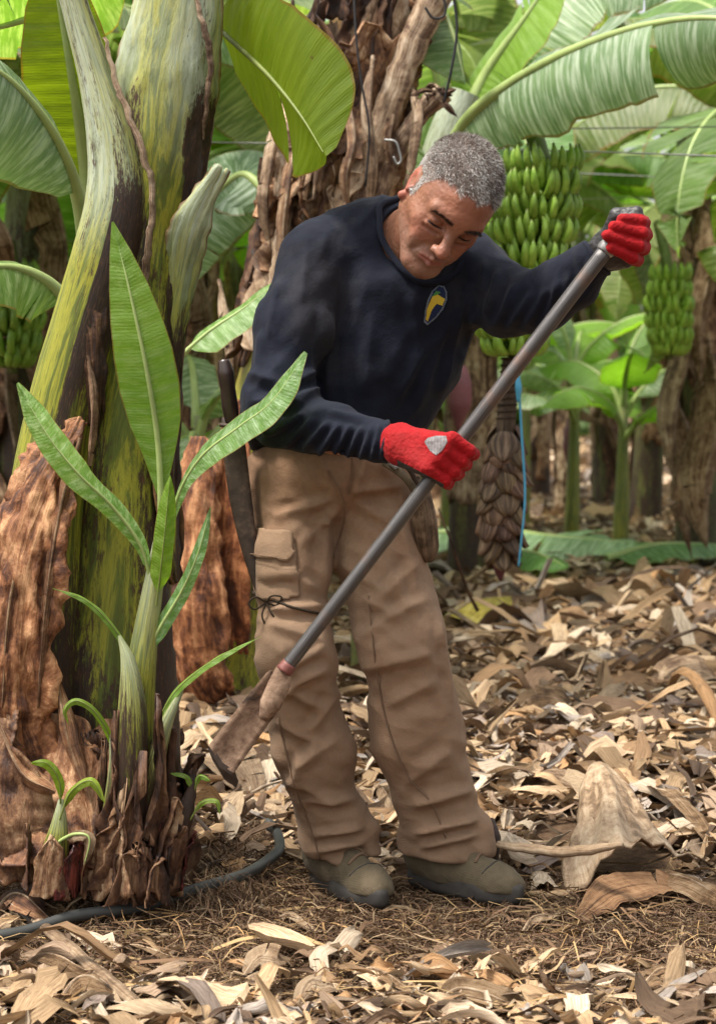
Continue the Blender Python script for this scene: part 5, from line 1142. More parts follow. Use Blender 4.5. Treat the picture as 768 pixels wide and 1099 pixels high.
# ------------------------------------------------------------------ the rows behind
BG = [  # px, Y, height, lean, label
    (18, 8.4, 2.1, (.05, 0), 'banana plant with dry brown trunk at the left edge behind the mottled stem', 7, 1.),
    (-90, 7.2, 2.2, (.1, 0), 'banana plant half outside the left edge, its leaves reaching into the picture', 8, 1.),
    (92, 10.8, 2.2, (0, 0), 'banana plant seen just left of the mottled foreground stem', 8, 1.),
    (172, 9.4, 2.1, (.05, .1), 'banana plant whose trunk shows between the foreground stem and the machete', 8, 1.),
    (250, 12.5, 2.2, (0, 0), 'banana plant farther back, left of the machete handle', 8, 1.),
    (330, 10.2, 2.3, (0, 0), 'banana plant hidden low down by the man\'s back, leaves above his shoulder', 7, 1.),
    (440, 13.0, 2.2, (0, 0), 'banana plant behind the man\'s head', 7, 1.),
    (505, 10.6, 2.1, (0, 0), 'banana plant whose purple flower bud hangs between the man\'s chest and the pole', 7, 1.),
    (470, 17, 2.3, (0, 0), 'distant banana plant just right of the man\'s hip', 7, 1.),
    (575, 18.5, 2.3, (0, 0), 'distant banana plant behind the hanging withered flower stalk', 7, 1.),
    (607, 15.6, 2.2, (.1, 0), 'slim dark trunked banana plant at the end of the path', 7, 1.),
    (650, 17.5, 2.3, (-.1, 0), 'brown trunked banana plant at the path end below the raised glove', 7, 1.),
    (690, 15.0, 2.2, (.25, 0), 'banana plant with slanting brown trunk right of the path, carrying the small far bunch', 7, 1.),
    (748, 11.3, 2.5, (-.05, 0), 'tall banana plant wrapped in pale dry leaves at the right edge', 8, 1.),
    (860, 9.6, 2.2, (-.1, 0), 'banana plant just outside the right edge with leaves hanging in', 8, 1.),
    (800, 14.5, 2.3, (0, 0), 'banana plant behind the tall one at the right edge', 7, 1.),
]
protos = []
for i, (px, Y, h, ln, lb, nl, tn) in enumerate(BG):
    r = gen_plant((px-CX)/F*Y, Y, h, 300+i*7, lb, nleaf=nl+3, lean=ln, girth=.11 if i != 10 else .08, dead=9 if i == 13 else 5, LL=1.75, W=.28, tone=1.0, lod=0 if Y < 12 else 1)
    protos.append(r)
# fruit and buds on some of them
bunch(protos[12], PN(718, 298, 10.2), .40, .125, 5, 17, rachis=[PN(706, 240, 10.5)], fl=.115, k=6, tint=1.25, per=15)
for j, (a, b, W, mt) in enumerate(((PN(742, 110, 10.9), PN(728, 330, 10.7), .13, 'sheath_pale'), (PN(760, 200, 10.8), PN(752, 420, 10.6), .16, 'leaf_dry'), (PN(735, 300, 10.8), PN(722, 520, 10.6), .13, 'sheath_pale'), (PN(764, 380, 10.7), PN(758, 590, 10.5), .18, 'leaf_dry'), (PN(748, 60, 10.9), PN(762, 230, 10.7), .12, 'leaf_dry'), (PN(726, 430, 10.8), PN(742, 600, 10.6), .12, 'sheath'))):
    leaf(protos[13], [a, a*.7+b*.3+vec(.03, -.1, 0), a*.35+b*.65+vec(-.03, -.08, 0), b], W, (.1, -1, .1), fold=(30, 40), curl=(60, 70), mat=mt, tears=3, seed=400+j, name='dead_leaf', ripple=.03, ribw=.008, n=26, ribmat='sheath_pale', petiole=.02, gap=.12)
b_ = bunch(protos[0], PN(14, 300, 8.0), .36, .13, 4, 18, rachis=[PN(10, 262, 8.2)], fl=.12, k=6)
for pi, px, py0, py1, Y in ((7, 494, 380, 462, 9.0), (9, 612, 440, 500, 14.0)):
    st = tube('flower_stalk', [PN(px-6, 300, Y+.1), PN(px, py0, Y), PN(px, (py0+py1)/2-12, Y)], [.016, .018, .02], M['bract'], protos[pi], n=12, k=8, col=(.7, .8, .6))
    tube('flower_bud', [PN(px, py0+(py1-py0)*.15, Y), PN(px, py0+(py1-py0)*.38, Y), PN(px-1, py0+(py1-py0)*.68, Y), PN(px-3, py1, Y)], [.025, .050, .052, .006], plain('purple_bud', (.16, .055, .065), .5, .4, .35, 14, .3), st, n=16, k=14)
# young plants by the right hand trunk
def young(px, py, Y, h, seed, label, nleaf=6, k_=1.):
    x = (px-CX)/F*Y; z = gh(x, Y); rng = np.random.default_rng(seed); R = root('banana_sucker', (x, Y, z), label, 'young banana plant', 'banana suckers')
    trunk_tube(R, 'stem', [vec(x, Y, z), vec(x+.02, Y, z+h*.5), vec(x+.03, Y, z+h)], [.05, .04, .02], 'stem', [lambda t, s: .4*t+0*s, lambda t, s: .6-.4*t+0*s, lambda t, s: 0*t+0*s], n=16, k=12, seed=seed)
    for i in range(nleaf):
        az = i*2.4+seed; d = vec(math.cos(az), math.sin(az), 0); el = math.radians(40+40*i/nleaf); p = vec(x+.02, Y, z+h*(.7+.3*i/nleaf)); pts = [p]; L = rng.uniform(.5, .75)*k_
        for k in range(5): pts.append(pts[-1]+L/5*(d*math.cos(el)+vec(0, 0, math.sin(el)))); el -= math.radians(rng.uniform(14, 26))
        leaf(R, pts, rng.uniform(.08, .12)*k_*1.1, (0, 0, 1) if i < nleaf-2 else -d, fold=(15, 15), curl=(15, 20), mat=rng.choice(['leaf_bright', 'leaf_waxy']), tears=int(rng.integers(0, 3)), seed=seed+i, n=20, m=4, tint=(1.05, 1.1, 1))
    return R
#young(716, 600, 10.9, .8, 501, 'leafy young banana plant left of the tall dry trunk at the right edge', 5)
#young(760, 600, 9.9, .5, 502, 'short young banana plant in the lower right corner of the grove', 6)
#young(640, 560, 14.5, .6, 503, 'small young banana plant by the path below the raised glove', 6)
#young(480, 560, 11.5, .6, 504, 'young banana plant with light leaves just right of the lower glove', 6)
young(612, 560, 13.2, 1.15, 507, 'broad leaved young banana plant in the gap below the raised glove', 8, 1.7)
young(664, 560, 12.4, 1.0, 508, 'young banana plant just left of the small far bunch', 7, 1.5)
young(560, 560, 14.5, 1.2, 509, 'young banana plant half hidden by the hanging flower stalk', 8, 1.7)
young(478, 560, 12.6, .95, 510, 'young banana plant seen between the man\'s chest and the hanging flower stalk', 7, 1.5)
young(205, 560, 7.4, .9, 505, 'young banana plant between the foreground stem and the machete', 6)
young(12, 560, 6.4, .45, 506, 'young banana plant at the left edge behind the dry sheath', 5)
# the mass of foliage that closes the view
def far_mass():
    rng = np.random.default_rng(3); A = Acc()
    for i in range(2100):
        y = rng.uniform(39, 47); x = rng.uniform(-24, 24); z = rng.uniform(.2, 3.6); az = rng.uniform(0, 6.28); L = rng.uniform(1., 1.9); d = vec(math.cos(az), math.sin(az), 0); s_ = vec(-d[1], d[0], 0)
        u = np.linspace(0, 1, 7)[:, None]; v = np.linspace(-1, 1, 3)[None]; w = .26*np.sin(np.pi*np.clip(u*.9+.08, 0, 1))**.6
        X = vec(x, y, z)+d*(L*np.sin(u*1.3))[..., None]+vec(0, 0, 1)*(L*(.5*u-1.0*u*u)-.12*v*v)[..., None]+s_*(w*v)[..., None]
        A.add(X.reshape(-1, 3), grid_q(7, 3), np.stack(np.broadcast_arrays(u*L, v), -1).reshape(-1, 2), rng.uniform(.45, 1.15)*vec(1, 1, .9))
    tag(A.build('far_foliage', [M['leaf']]), kind='stuff')
far_mass()
# rows farther back are copies of five plants
rng = np.random.default_rng(77)
def copy_tree(o, parent=None):
    c = o.copy(); COL.objects.link(c)
    if parent is not None: c.parent = parent
    for ch in list(o.children):
        if ch.name.split('.')[0] in ('fruit_bunch', 'flower_stalk'): continue
        copy_tree(ch, c)
    return c
far = [(x, y) for y, xs in ((12.5, (4.6, -4.4)), (15.5, (5.2, -5.4)), (18.5, (6.3, 7.9, -6.4)), (24, (8.2, -7)), (29, (9.4, -8.5)), (20.5, (-3.4, -1.6, .2, 3.9, 5.4)), (23.5, (-4.2, -2.4, -.6, 1.3, 3.1, 4.8)), (27, (-4.8, -2.6, -.9, 1.0, 2.7, 4.6, 6.2)), (31, (-5.5, -3.5, -1.5, .5, 2.5, 4.5, 6.5)), (14.5, (-3.2, -2.2, -1.0)), (17.5, (-3.6, -1.5)), (36, (-6.5, -4.2, -2, .2, 2.4, 4.6, 7))) for x in xs]
for i, (x, y) in enumerate(far):
    src = protos[(5, 6, 8, 9, 11, 15)[i % 6]]; c = copy_tree(src); x += rng.normal()*.3
    c.location = (x, y+rng.normal()*.4, gh(x, min(y, 39))); c.rotation_euler = (0, 0, rng.uniform(0, 6.28)); s = rng.uniform(.9, 1.15); c.scale = (s, s, s)
    c['label'] = 'banana plant in the dense far rows, blurred among others like it'; c['group'] = 'banana plants in the far rows'

# ------------------------------------------------------------------ wires and cords
M['wire'] = plain('galvanised_wire', (.28, .28, .27), .4, .5, .2, 50, .1, .5)
M['blackcord'] = plain('black_cord', (.02, .02, .022), .6, .3, .2)
def line_thing(name, pts, r, mat, label, cat, group=None, n=30):
    V, Q, uv = tube_data(pts, [r], n=n, k=6); o = mobj(name, V, fixq(Q), mat, None, uv); return tag(o, label, cat, group)
line_thing('wire', [PN(200, 152, 7.4), PN(545, 160, 7.2), PN(900, 172, 7.0)], .0032, M['wire'], 'brightest steel wire, stretched just above the big banana bunch', 'wire', 'support wires')
line_thing('wire', [PN(300, 138, 8.4), PN(600, 138, 8.3), PN(900, 134, 8.2)], .0028, M['blackcord'], 'dark thin wire, topmost of those crossing the leaves', 'wire', 'support wires')
line_thing('wire', [PN(300, 176, 9.4), PN(620, 186, 9.3), PN(900, 200, 9.2)], .0028, M['wire'], 'thin wire crossing between bunch and raised glove', 'wire', 'support wires')
line_thing('wire', [PN(300, 225, 10), PN(610, 214, 10), PN(900, 206, 10)], .0025, M['wire'], 'lowest thin wire, level with the raised glove', 'wire', 'support wires')
line_thing('wire', [PN(-60, 14, 5.4), PN(20, 10, 5.4), PN(120, 2, 5.4)], .0015, M['blackcord'], 'dark wire crossing the top left corner', 'wire', 'support wires')
line_thing('hanging_cord', [PN(379, -20, 5.7), PN(382, 40, 5.68), PN(388, 90, 5.68), PN(396, 140, 5.68), PN(392, 200, 5.7)], .0035, M['blackcord'], 'black cord hanging down the torn brown trunk', 'cord')
line_thing('hanging_cord', [PN(484, -20, 5.7), PN(490, 30, 5.7), PN(484, 75, 5.7), PN(476, 110, 5.72)], .0042, M['blackcord'], 'black cord hanging onto the snapped dry stalk above the man\'s head', 'cord')
line_thing('wire_hook', [PN(456, 8, 5.75), PN(464, 19, 5.75), PN(475, 18, 5.75), PN(478, 8, 5.75), PN(474, -6, 5.75)], .0038, M['blackcord'], 'curled black wire loop at the top above the dry stalk', 'wire')
line_thing('wire_hook', [PN(412, 150, 5.75), PN(424, 152, 5.74), PN(428, 162, 5.74), PN(430, 172, 5.74), PN(426, 176, 5.74), PN(422, 168, 5.74)], .0036, M['wire'], 'bent grey wire hook on the stalk beside the man\'s ear', 'wire')
M['blue'] = plain('blue_plastic', (.06, .30, .48), .5, .5, .2)
bc = root('blue_twine', PN(557, 405, 6.2).tolist(), 'bright blue twine hanging beside the withered flower stalk', 'twine')
tube('twine', [PN(556, 400, 6.2), PN(559, 460, 6.2), PN(563, 530, 6.2), PN(559, 580, 6.2), PN(556, 608, 6.2)], [.0042, .0036], M['blue'], bc, n=30, k=6)
tube('knot', [PN(555, 402, 6.19), PN(556, 416, 6.185), PN(556, 432, 6.19)], [.006, .011, .005], M['blue'], bc, n=8, k=8)
# ------------------------------------------------------------------ leaf litter, fibres, hose
g = N('leaf_litter'); uvn = g.coord('UV', (6, 60, 1)); o = g.coord('Object'); n = g.noise(uvn, 4, 5, .65, .2); n2 = g.noise(o, 30, 5, .7)
c = g.mix(1., g.attr(), g.ramp(n, [(.3, (.50, .45, .42)), (.5, (.95, .93, .9)), (.7, (1.35, 1.35, 1.35))]), 'MULTIPLY'); c = g.mix(g.ramp(n2, [(.58, 0.), (.7, .6)]), c, (.07, .045, .03))
nb = g.bump(n, .7, .003); M['litter'] = g.fin(c, rough=.75, spec=.25, trans=.12, transcol=c, normal=nb)
PAL = np.array([(.48, .35, .22), (.38, .255, .14), (.27, .165, .085), (.54, .43, .31), (.16, .10, .06), (.30, .21, .14), (.40, .27, .15), (.34, .29, .25), (.11, .07, .045), (.42, .24, .11), (.47, .38, .28), (.22, .17, .14)])
PW = np.array([.15, .14, .13, .08, .11, .1, .08, .06, .09, .03, .04, .04]); PW = PW/PW.sum()  # dark scrap colours weighted up, standing in for shadow in the gaps
def curls(n, seed, ys, xf, lsc, z0=.0, pile=.03, tilt=.22, bright=1., nx=9, ny=5, wr=None):
    """n curled, twisted scraps of dead leaf on the ground"""
    rng = np.random.default_rng(seed)
    y = ys(rng, n); x = xf(rng, y); L = lsc*np.minimum(rng.lognormal(0, .5, n), 1.9)*(.7+.05*np.minimum(y, 14)); Wd = L*np.where(rng.uniform(size=n) < .6, rng.uniform(.07, .26, n), rng.uniform(.25, .5, n))
    if wr: Wd = L*rng.uniform(wr[0], wr[1], n)
    u = np.linspace(-1, 1, nx)[None, :, None]; v = np.linspace(-1, 1, ny)[None, None, :]
    R_ = lambda a, b: rng.uniform(a, b, n)[:, None, None]
    taper = np.clip(1-(.93*np.abs(u))**R_(1.2, 5), 0, 1)**R_(.45, 1.1)*(1+R_(-.5, .5)*u); jag = 1+.16*np.sin(u*R_(4, 14)+R_(0, 6))+rng.normal(0, .13, (n, nx, ny))
    Lh = (L/2)[:, None, None]; Wh = (Wd/2)[:, None, None]
    X = u*Lh*(1+.06*np.sin(v*R_(2, 9))); k = R_(-.6, 3.4)*(1-.4*u*R_(-1, 1)); a = v*k*.5
    Yv = np.where(np.abs(k) > .05, np.sin(a)/np.where(np.abs(k) > .05, k*.5, 1), v)*Wh*taper*jag; Z = np.where(np.abs(k) > .05, (1-np.cos(a))/np.where(np.abs(k) > .05, k*.5, 1), 0)*Wh*taper+.10*Wh*np.sin(v*R_(3, 9)+u*R_(-4, 4)+R_(0, 6))
    bend = R_(-1.3, 1.0); Z = Z+bend*Lh*.35*(u**2)*-1+R_(-.25, .25)*Lh*np.sin(u*R_(2, 6)+R_(0, 6)); tw = R_(-1.1, 1.1)*u
    Yv, Z = Yv*np.cos(tw)-Z*np.sin(tw), Yv*np.sin(tw)+Z*np.cos(tw)
    flip = np.where(rng.uniform(size=n) < .55, 1, -1)[:, None, None]; Z = Z*flip
    rx, ry = rng.normal(0, tilt, n)[:, None, None], rng.normal(0, tilt*.6, n)[:, None, None]
    Yv, Z = Yv*np.cos(rx)-Z*np.sin(rx), Yv*np.sin(rx)+Z*np.cos(rx); X, Z = X*np.cos(ry)-Z*np.sin(ry), X*np.sin(ry)+Z*np.cos(ry)
    yaw = rng.uniform(0, 6.283, n)[:, None, None]; X, Yv = X*np.cos(yaw)-Yv*np.sin(yaw), X*np.sin(yaw)+Yv*np.cos(yaw)
    zmin = np.percentile(Z.reshape(n, -1), 25, axis=1)
    Z = Z-zmin[:, None, None]+(gh(x, y)+z0+pile*rng.uniform(0, 1, n)**1.5)[:, None, None]
    V = np.stack([X+x[:, None, None], Yv+y[:, None, None], Z], -1).reshape(-1, 3)
    Q = (grid_q(nx, ny)[None]+(np.arange(n)*nx*ny)[:, None, None]).reshape(-1, 4)
    c = PAL[rng.choice(len(PAL), n, p=PW)]*rng.uniform(.7, 1.35, (n, 1))*bright*.94; c = c*.95+c.mean(1, keepdims=True)*.05
    uv = np.stack([np.broadcast_to(u*Lh, X.shape)+np.arange(n)[:, None, None]*.37, np.broadcast_to(v*Wh, X.shape)], -1).reshape(-1, 2)
    return V, Q, uv, np.repeat(c, nx*ny, 0)
def merge(name, parts, mat, **k):
    A = Acc()
    for V, Q, uv, c in parts: A.add(V, Q, uv, c)
    return tag(A.build(name, [mat], **k), kind='stuff')
def bare(x, y):   # how free of big litter: the strip of brown fibre he stands on
    return np.exp(-((y-3.87-.05*np.sin(x*7))/.30)**4)*np.clip((x+.70)/.2, 0, 1)
def xs_(rng, y): return rng.uniform(-1, 1, len(y))*(.29*y+.55)
HOSE = [((px-CX)/F*GY(py), GY(py)) for px, py in cr([(-60, 1032), (20, 1022), (80, 1012), (150, 1003), (210, 988), (262, 973), (292, 956), (300, 945), (297, 934), (289, 928)], 50)]
def reject(p, keep_prob, seed):
    V, Q, uv, c = p; return p
def zone(n, seed, y0, y1, lsc, pw=1., **k):
    rng = np.random.default_rng(seed+1000); tot = None
    y = y0+(y1-y0)*rng.uniform(0, 1, n*2)**pw; x = xs_(rng, y); keep = rng.uniform(size=n*2) > bare(x, y)*k.pop('barek', .97)
    # keep the litter off the boots and out of the front plant's stem
    keep &= ~((np.abs(x-.10) < .24) & (np.abs(y-4.12) < .16)) & ~((np.abs(x+.51) < .15) & (np.abs(y-4.14) < .15))
    keep &= ~((np.abs(x-.55) < .15) & (y > 3.95) & (y < 4.85))
    for (hx, hy) in HOSE: keep &= (np.hypot(x-hx, y-hy) > .055)
    y = y[keep][:n]; x = x[keep][:n]
    return curls(len(y), seed, lambda r, m: y, lambda r, q: x, lsc, **k)
parts = [zone(7800, 1, 3.1, 5.6, .080, barek=1.), zone(900, 2, 3.1, 5.2, .12, pile=.04, barek=1.), zone(15000, 3, 5.4, 10, .105, pile=.05), zone(4200, 4, 5.0, 10, .165, pile=.04), zone(13000, 5, 10, 20, .12, pw=1.2, pile=.06, nx=6, ny=4), zone(7000, 6, 18, 40, .17, pile=.1, nx=5, ny=3),
         zone(3500, 7, 3.1, 4.6, .022, barek=.75, pile=.01), zone(700, 9, 4.3, 10, .36, pile=.06, wr=(.03, .09), tilt=.12), zone(420, 10, 4.4, 10, .27, pile=.05, wr=(.2, .4), tilt=.10), zone(120, 11, 3.1, 3.7, .2, pile=.03, wr=(.05, .2), tilt=.15), zone(2800, 8, 4.3, 6.0, .12, pile=.06)]
merge('leaf_litter', parts, M['litter'])
# brown fibre mulch
rng = np.random.default_rng(9)
def fibres(n, seed, y0, y1, x0, x1, ln, w, cols, tall=.02):
    rng = np.random.default_rng(seed); y = rng.uniform(y0, y1, n); x = rng.uniform(x0, x1, n); L = ln*rng.lognormal(0, .45, n); a = rng.uniform(0, 6.28, n); b = rng.normal(0, 1.4, n); t = np.linspace(0, 1, 5)[None]
    ang = a[:, None]+b[:, None]*t; X = x[:, None]+L[:, None]*t*np.cos(ang); Y = y[:, None]+L[:, None]*t*np.sin(ang)
    arch = rng.uniform(-.1, 1, n)[:, None]*tall; Z = gh(X.ravel(), Y.ravel()).reshape(X.shape)+arch*np.sin(np.pi*t)+rng.uniform(0, tall*.5, n)[:, None]
    C = np.stack([X, Y, Z], -1); s = np.stack([-np.sin(ang), np.cos(ang), rng.normal(0, .7, n)[:, None]+0*t], -1)*w; s = s*np.where(rng.uniform(size=n) < .1, 2.2, 1)[:, None, None]
    V = np.stack([C-s, C+s], 2).reshape(-1, 3); Q = (grid_q(5, 2)[None]+(np.arange(n)*10)[:, None, None]).reshape(-1, 4)
    c = np.array(cols)[rng.integers(0, len(cols), n)]*rng.uniform(.6, 1.3, (n, 1)); return V, Q, np.tile([0, 0.], (len(V), 1)), np.repeat(c, 10, 0)
g = N('fibre'); M['fibre'] = g.fin(g.attr(), rough=.85, spec=.15)
FC = [(.115, .065, .038), (.15, .09, .052), (.075, .042, .025), (.20, .13, .075), (.10, .062, .04), (.27, .19, .115)]
merge('brown_fibre_mulch', [fibres(42000, 1, 3.15, 4.35, -.85, .95, .035, .0006, FC, .012), fibres(9000, 2, 3.5, 4.3, -.75, .85, .06, .0008, FC, .025), fibres(1500, 3, 3.3, 4.4, -.8, .9, .10, .0010, [(.40, .27, .13), (.33, .20, .09), (.2, .12, .07)], .03), fibres(9000, 4, 3.9, 4.6, -.8, -.2, .05, .0007, FC, .04)], M['fibre'], smooth=False)

# big pieces one can single out
def G(px, py, dz=0.): Yg = GY(py); x = (px-CX)/F*Yg; return vec(x, Yg, gh(x, Yg)+dz)
def big_leaf(name, label, cat, mid, W, up, mat, tint=(1, 1, 1), group=None, **k):
    o = leaf(None, mid, W, up, mat=mat, tint=tint, name=name, **k); return tag(o, label, cat, group)
# the tent-like dried sheath at the right
def tent():
    nu, nv = 34, 26; u = np.linspace(0, 1, nu)[:, None]; v = np.linspace(-1, 1, nv)[None]
    half = .135*(.06+.94*np.clip(u, 0, 1)**.75)*(1+.07*np.sin(u*9)+.03*np.sin(u*31)); xc = .535+.02*(1-u)
    Y = 4.75-.62*u+.04*v**2*u; X = xc+half*v*(1+.0*u)+.02*u*v**2
    Z = .125*(1-u)**.85+.045+.045*np.cos(v*1.4)*u**.5-.05*v**2*u+.016*np.sin(v*7+u*3)*u+.008*np.sin(v*19+u*8+1)*u
    curl = np.clip((u-.80)/.2, 0, 1); Z = Z+.055*curl**1.3*np.clip(v+.35, 0, 1)*(1+.5*np.sin(v*7))-.02*curl*np.clip(-v, 0, 1); Y = Y+.05*curl**2*np.clip(v+.2, 0, 1)
    X = X+0*v; V = np.stack([X+0*Z, Y+0*Z, Z], -1).reshape(-1, 3)
    uv = np.stack([np.broadcast_to(u*.7, Z.shape), np.broadcast_to(v*.22, Z.shape)], -1).reshape(-1, 2)
    o = mobj('dried_sheath', V, grid_q(nu, nv), M['tan'], None, uv, np.ones((len(V), 3)), solid=.004)
    tag(o, 'large tent shaped dried leaf base standing in the litter right of the boots', 'dry leaf')
    V = []; 
M['tan'] = fibre_mat('tan_fibre', [(.20, .125, .07), (.40, .28, .175), (.54, .42, .29)], (.5, 10, 1), .25)
tent()
big_leaf('dry_leaf', 'curled reddish brown leaf flap at the foot of the tent shaped leaf base', 'dry leaf', [G(618, 1000, .02), G(650, 985, .05), G(690, 972, .045), G(728, 968, .03)], .05, (0, .5, .85), 'tan', (.8, .62, .48), fold=(35, -45), curl=(60, -40), tears=1, seed=201, ripple=.008, ribw=.003, ribmat='sheath_pale', petiole=.02, shape=[.3, .8, 1, .9, .5])
def stalk(label, pts, rd, mat, name='dry_stalk', flat=.6, cat='dry stalk'):
    V, Q, uv = tube_data(pts, rd, n=40, k=12, flat=flat, up=(0, 0, 1)); V = V+.0025*np.stack([0*V[:, 0], sn(V[:, 0]*60, 2), sn(V[:, 0]*50, 1)], 1)
    return tag(mobj(name, V, fixq(Q), M[mat], None, uv, np.ones((len(V), 3))), label, cat)
stalk('pale orange dry stalk lying right beside the toe of the man\'s left boot', [PN(534, 905, 4.10), PN(580, 913, 4.06), PN(625, 913, 4.02), PN(668, 907, 3.99)], [.012, .016, .018, .017, .008], 'tan')
tag(mobj('dry_stalk', *(lambda d: (d[0], fixq(d[1])))(tube_data([PN(524, 880, 4.22), PN(527, 900, 4.2), PN(528, 925, 4.2)], [.012, .02, .013], n=10, k=12)), M['sheath_dark'], None, None, np.ones((11*12+2, 3))), 'short dark stub standing upright behind the left boot toe', 'dry stalk')
stalk('long thin brown branch lying across the path right of the man\'s knee', [G(458, 655, .03), G(500, 665, .05), G(540, 660, .05)], [.016, .018, .012], 'sheath_pale')
stalk('thin dark twig rising from the litter right of the tool pouch', [PN(470, 545, 7.2), PN(485, 585, 7.2), PN(500, 630, 7.3), PN(512, 655, 7.4)], [.003, .005, .007], 'sheath_dark', 'twig', 1., 'twig')
stalk('short pale stick on the brown fibre in front of the left boot', [G(578, 1040, .012), G(612, 1042, .012), G(648, 1038, .012)], [.008, .006, .005], 'sheath', 'stick', 1., 'stick')
stalk('long pale stalk in the bottom left corner', [G(40, 1012, .03), G(90, 1050, .03), G(150, 1098, .03)], [.012, .014, .012], 'tan')
stalk('broad split stalk lying behind the right boot, under the blade', [G(205, 905, .05), G(262, 896, .05), G(318, 890, .04)], [.03, .022, .02], 'tan', flat=.35)
# fallen green and yellow leaves
big_leaf('fallen_leaf', 'long pale green banana leaf lying across the path behind the man\'s knee', 'fallen leaf', [G(430, 610, .14), G(520, 612, .19), G(600, 618, .17), G(700, 624, .15)], .30, (0, -.3, 1), 'leaf_waxy', (.95, 1.1, 1.), fold=(6, 10), curl=(10, 15), tears=(5, 6), seed=210, ripple=.02, petiole=.03, ribw=.02)
big_leaf('fallen_leaf', 'darker green cut leaf lying in front of the long pale one', 'fallen leaf', [G(545, 628, .14), G(575, 640, .17), G(610, 645, .12)], .13, (0, -.3, 1), 'leaf', (1, 1.3, 1.), fold=(10, 20), curl=(30, 20), tears=2, seed=211, petiole=.03)
big_leaf('fallen_leaf', 'green leaf lying on the litter at the right edge of the path', 'fallen leaf', [G(650, 632, .12), G(710, 628, .17), G(790, 622, .16)], .16, (0, -.3, 1), 'leaf', (1.2, 1.4, 1.4), fold=(8, 14), curl=(20, 20), tears=3, seed=212, petiole=.03)
M['leaf_yellow'] = fibre_mat('yellowing_leaf', [(.30, .24, .05), (.50, .40, .07), (.55, .50, .22)], (1, 10, 1), .2, trans=.15)
big_leaf('fallen_leaf', 'small yellow leaf on the litter right of the man\'s knee', 'fallen leaf', [G(478, 698, .10), G(510, 692, .15), G(548, 682, .11)], .10, (0, -.4, 1), 'leaf_yellow', fold=(10, 15), curl=(30, 20), tears=1, seed=213, petiole=.02, ribw=.006, ribmat='sheath_pale')
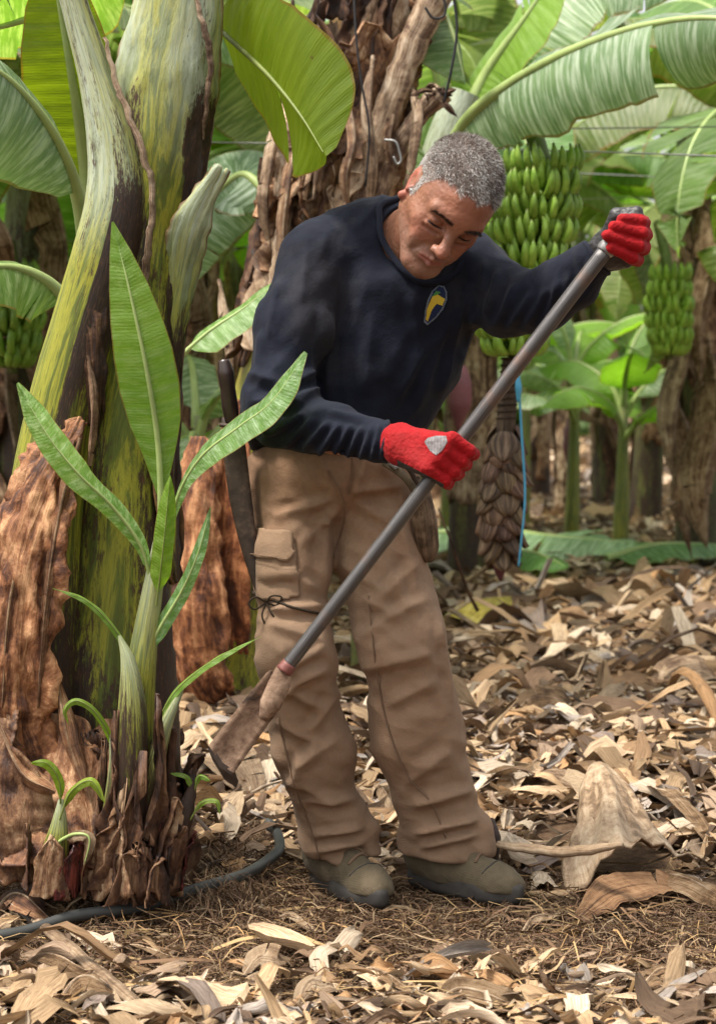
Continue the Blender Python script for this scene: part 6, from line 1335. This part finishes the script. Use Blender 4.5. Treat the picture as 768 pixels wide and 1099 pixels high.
specs = [  # px, py, px2, py2, W, lift, mat, tint, label
    (555, 745, 640, 740, .10, .06, 'leaf_dry', 1.1, 'large flat brown leaf right of the man\'s left knee'), (545, 800, 630, 790, .08, .07, 'leaf_dry', .75, 'dark curled leaf between the knee and the tent shaped base'),
    (560, 870, 640, 868, .07, .05, 'sheath_pale', .8, 'greyish folded leaf left of the tent shaped base'), (480, 725, 545, 720, .10, .05, 'leaf_dry', 1.4, 'pale leaf below the yellow one'),
    (690, 870, 768, 925, .06, .06, 'leaf_dry', 1.15, 'long pale folded leaf right of the tent shaped base'), (690, 960, 790, 985, .07, .04, 'leaf_dry', 1.1, 'pale tattered leaf at the right edge below the tent shaped base'),
    (255, 780, 330, 850, .11, .09, 'tan', .85, 'broad brown leaf base behind the blade'), (215, 740, 285, 700, .16, .06, 'sheath_pale', .75, 'broad brown sheath heaped against the leaning plant'),
    (182, 770, 235, 800, .10, .07, 'tan', 1.0, 'pale leaf base at the left of the blade tip'), (210, 850, 275, 880, .09, .06, 'tan', .9, 'curled leaf base under the blade tip'),
    (300, 850, 340, 885, .05, .05, 'tan', 1.0, 'small curled leaf left of the right trouser cuff'), (395, 870, 432, 905, .06, .05, 'tan', .95, 'curled leaf between the two boots'),
    (230, 885, 330, 905, .07, .03, 'tan', 1.15, 'pale leaf piece lying before the right boot heel'), (365, 785, 420, 800, .08, .06, 'leaf_dry', 1.0, 'light leaf showing between the man\'s shins'),
    (262, 1058, 312, 1046, .045, .025, 'tan', 1.1, 'yellowish curled leaf at the bottom below the hose end'), (318, 1090, 358, 1072, .05, .03, 'tan', .95, 'larger curled leaf at the bottom below the hose end'),
    (300, 1000, 345, 1010, .035, .01, 'tan', 1.15, 'small pale pointed leaf on the fibre in front of the right boot'), (690, 1066, 768, 1076, .05, .03, 'leaf_dry', 1.1, 'pale broad leaf in the bottom right corner'),
    (690, 1090, 790, 1080, .07, .03, 'sheath_pale', .9, 'brown leaf at the bottom right edge'), (20, 1050, 110, 1060, .06, .03, 'leaf_dry', 1.1, 'grey leaf lying along the bottom left below the hose'),
    (60, 1090, 130, 1075, .05, .04, 'leaf_dry', 1.25, 'pale twisted leaf in the bottom left corner'), (-10, 1000, 60, 1010, .06, .05, 'sheath_dark', 1.4, 'brown curled leaf at the left edge by the hose'),
    (0, 965, 30, 985, .05, .03, 'leaf_dry', 1.3, 'pale leaf scrap at the left edge above the hose'), (120, 1035, 205, 1040, .035, .01, 'leaf_dry', 1.2, 'flat pale scrap just below the hose'),
    (560, 1010, 600, 990, .03, .015, 'tan', 1.2, 'tiny pale leaf scrap right of the left boot'), (330, 880, 350, 950, .03, .03, 'sheath', .7, 'brown curled scrap touching the right boot heel'),
    (610, 700, 700, 690, .12, .06, 'leaf_dry', .9, 'brown leaf in the middle of the path'), (700, 760, 790, 750, .12, .08, 'sheath_pale', .95, 'large brown leaf at the right edge halfway up the path'),
    (380, 1060, 450, 1080, .04, .02, 'leaf_dry', 1.1, 'crumpled leaf at the bottom centre'), (470, 1085, 560, 1092, .05, .02, 'leaf_dry', .95, 'flat brown leaf at the bottom edge right of centre')]
for i, (x0, y0, x1, y1, W, lift, mt, tn, lb) in enumerate(specs):
    a = G(x0, y0, .015); b = G(x1, y1, .015); m_ = (a+b)/2+vec(0, 0, lift); q = (a*.75+b*.25)+vec(0, .02, lift*.8); r_ = (a*.25+b*.75)+vec(0, -.02, lift*.7)
    rg = np.random.default_rng(i+50)
    big_leaf('dry_leaf', lb, 'dry leaf', [a, q, m_, r_, b], W*(.55 if y0 > 850 else .80), (rg.normal()*.3, -.45+rg.normal()*.3, .9), mt, (tn, tn*.98, tn*.95), 'large dead leaves in the litter', fold=(rg.uniform(-30, 40), rg.uniform(-20, 45)), curl=(rg.uniform(-40, 80), rg.uniform(-10, 90)), tears=int(rg.integers(0, 3)), seed=220+i, ripple=.010, ribw=.003, ribmat='sheath_pale', petiole=.02, gap=.08, shape=[.25+.2*rg.uniform(), .8, 1, .95, .75, .3])
# hose
M['hose'] = plain('grey_hose', (.045, .046, .043), .5, .4, .5, 25, .4)
hp = [G(-60, 1032, .015), G(20, 1022, .018), G(80, 1012, .02), G(150, 1003, .022), G(210, 988, .024), G(262, 973, .03), G(292, 956, .035), G(300, 945, .04), G(297, 934, .05), G(289, 928, .055)]
hp = [p+vec(0, 0, .012) for p in hp]; hr = root('garden_hose', hp[5].tolist(), 'dark grey irrigation hose curving over the fibre below the front plant', 'hose')
V, Q, uv = tube_data(hp, [.0105, .011, .0115, .0115, .011, .0105], n=90, k=14, up=(0, 0, 1)); mobj('tube', V, fixq(Q), M['hose'], hr, uv)
tube('hose_end', [hp[-2]*.3+hp[-1]*.7, hp[-1], hp[-1]+vec(-.008, 0, .006)], [.0125, .0125, .010], M['hose'], hr, n=4, k=12)
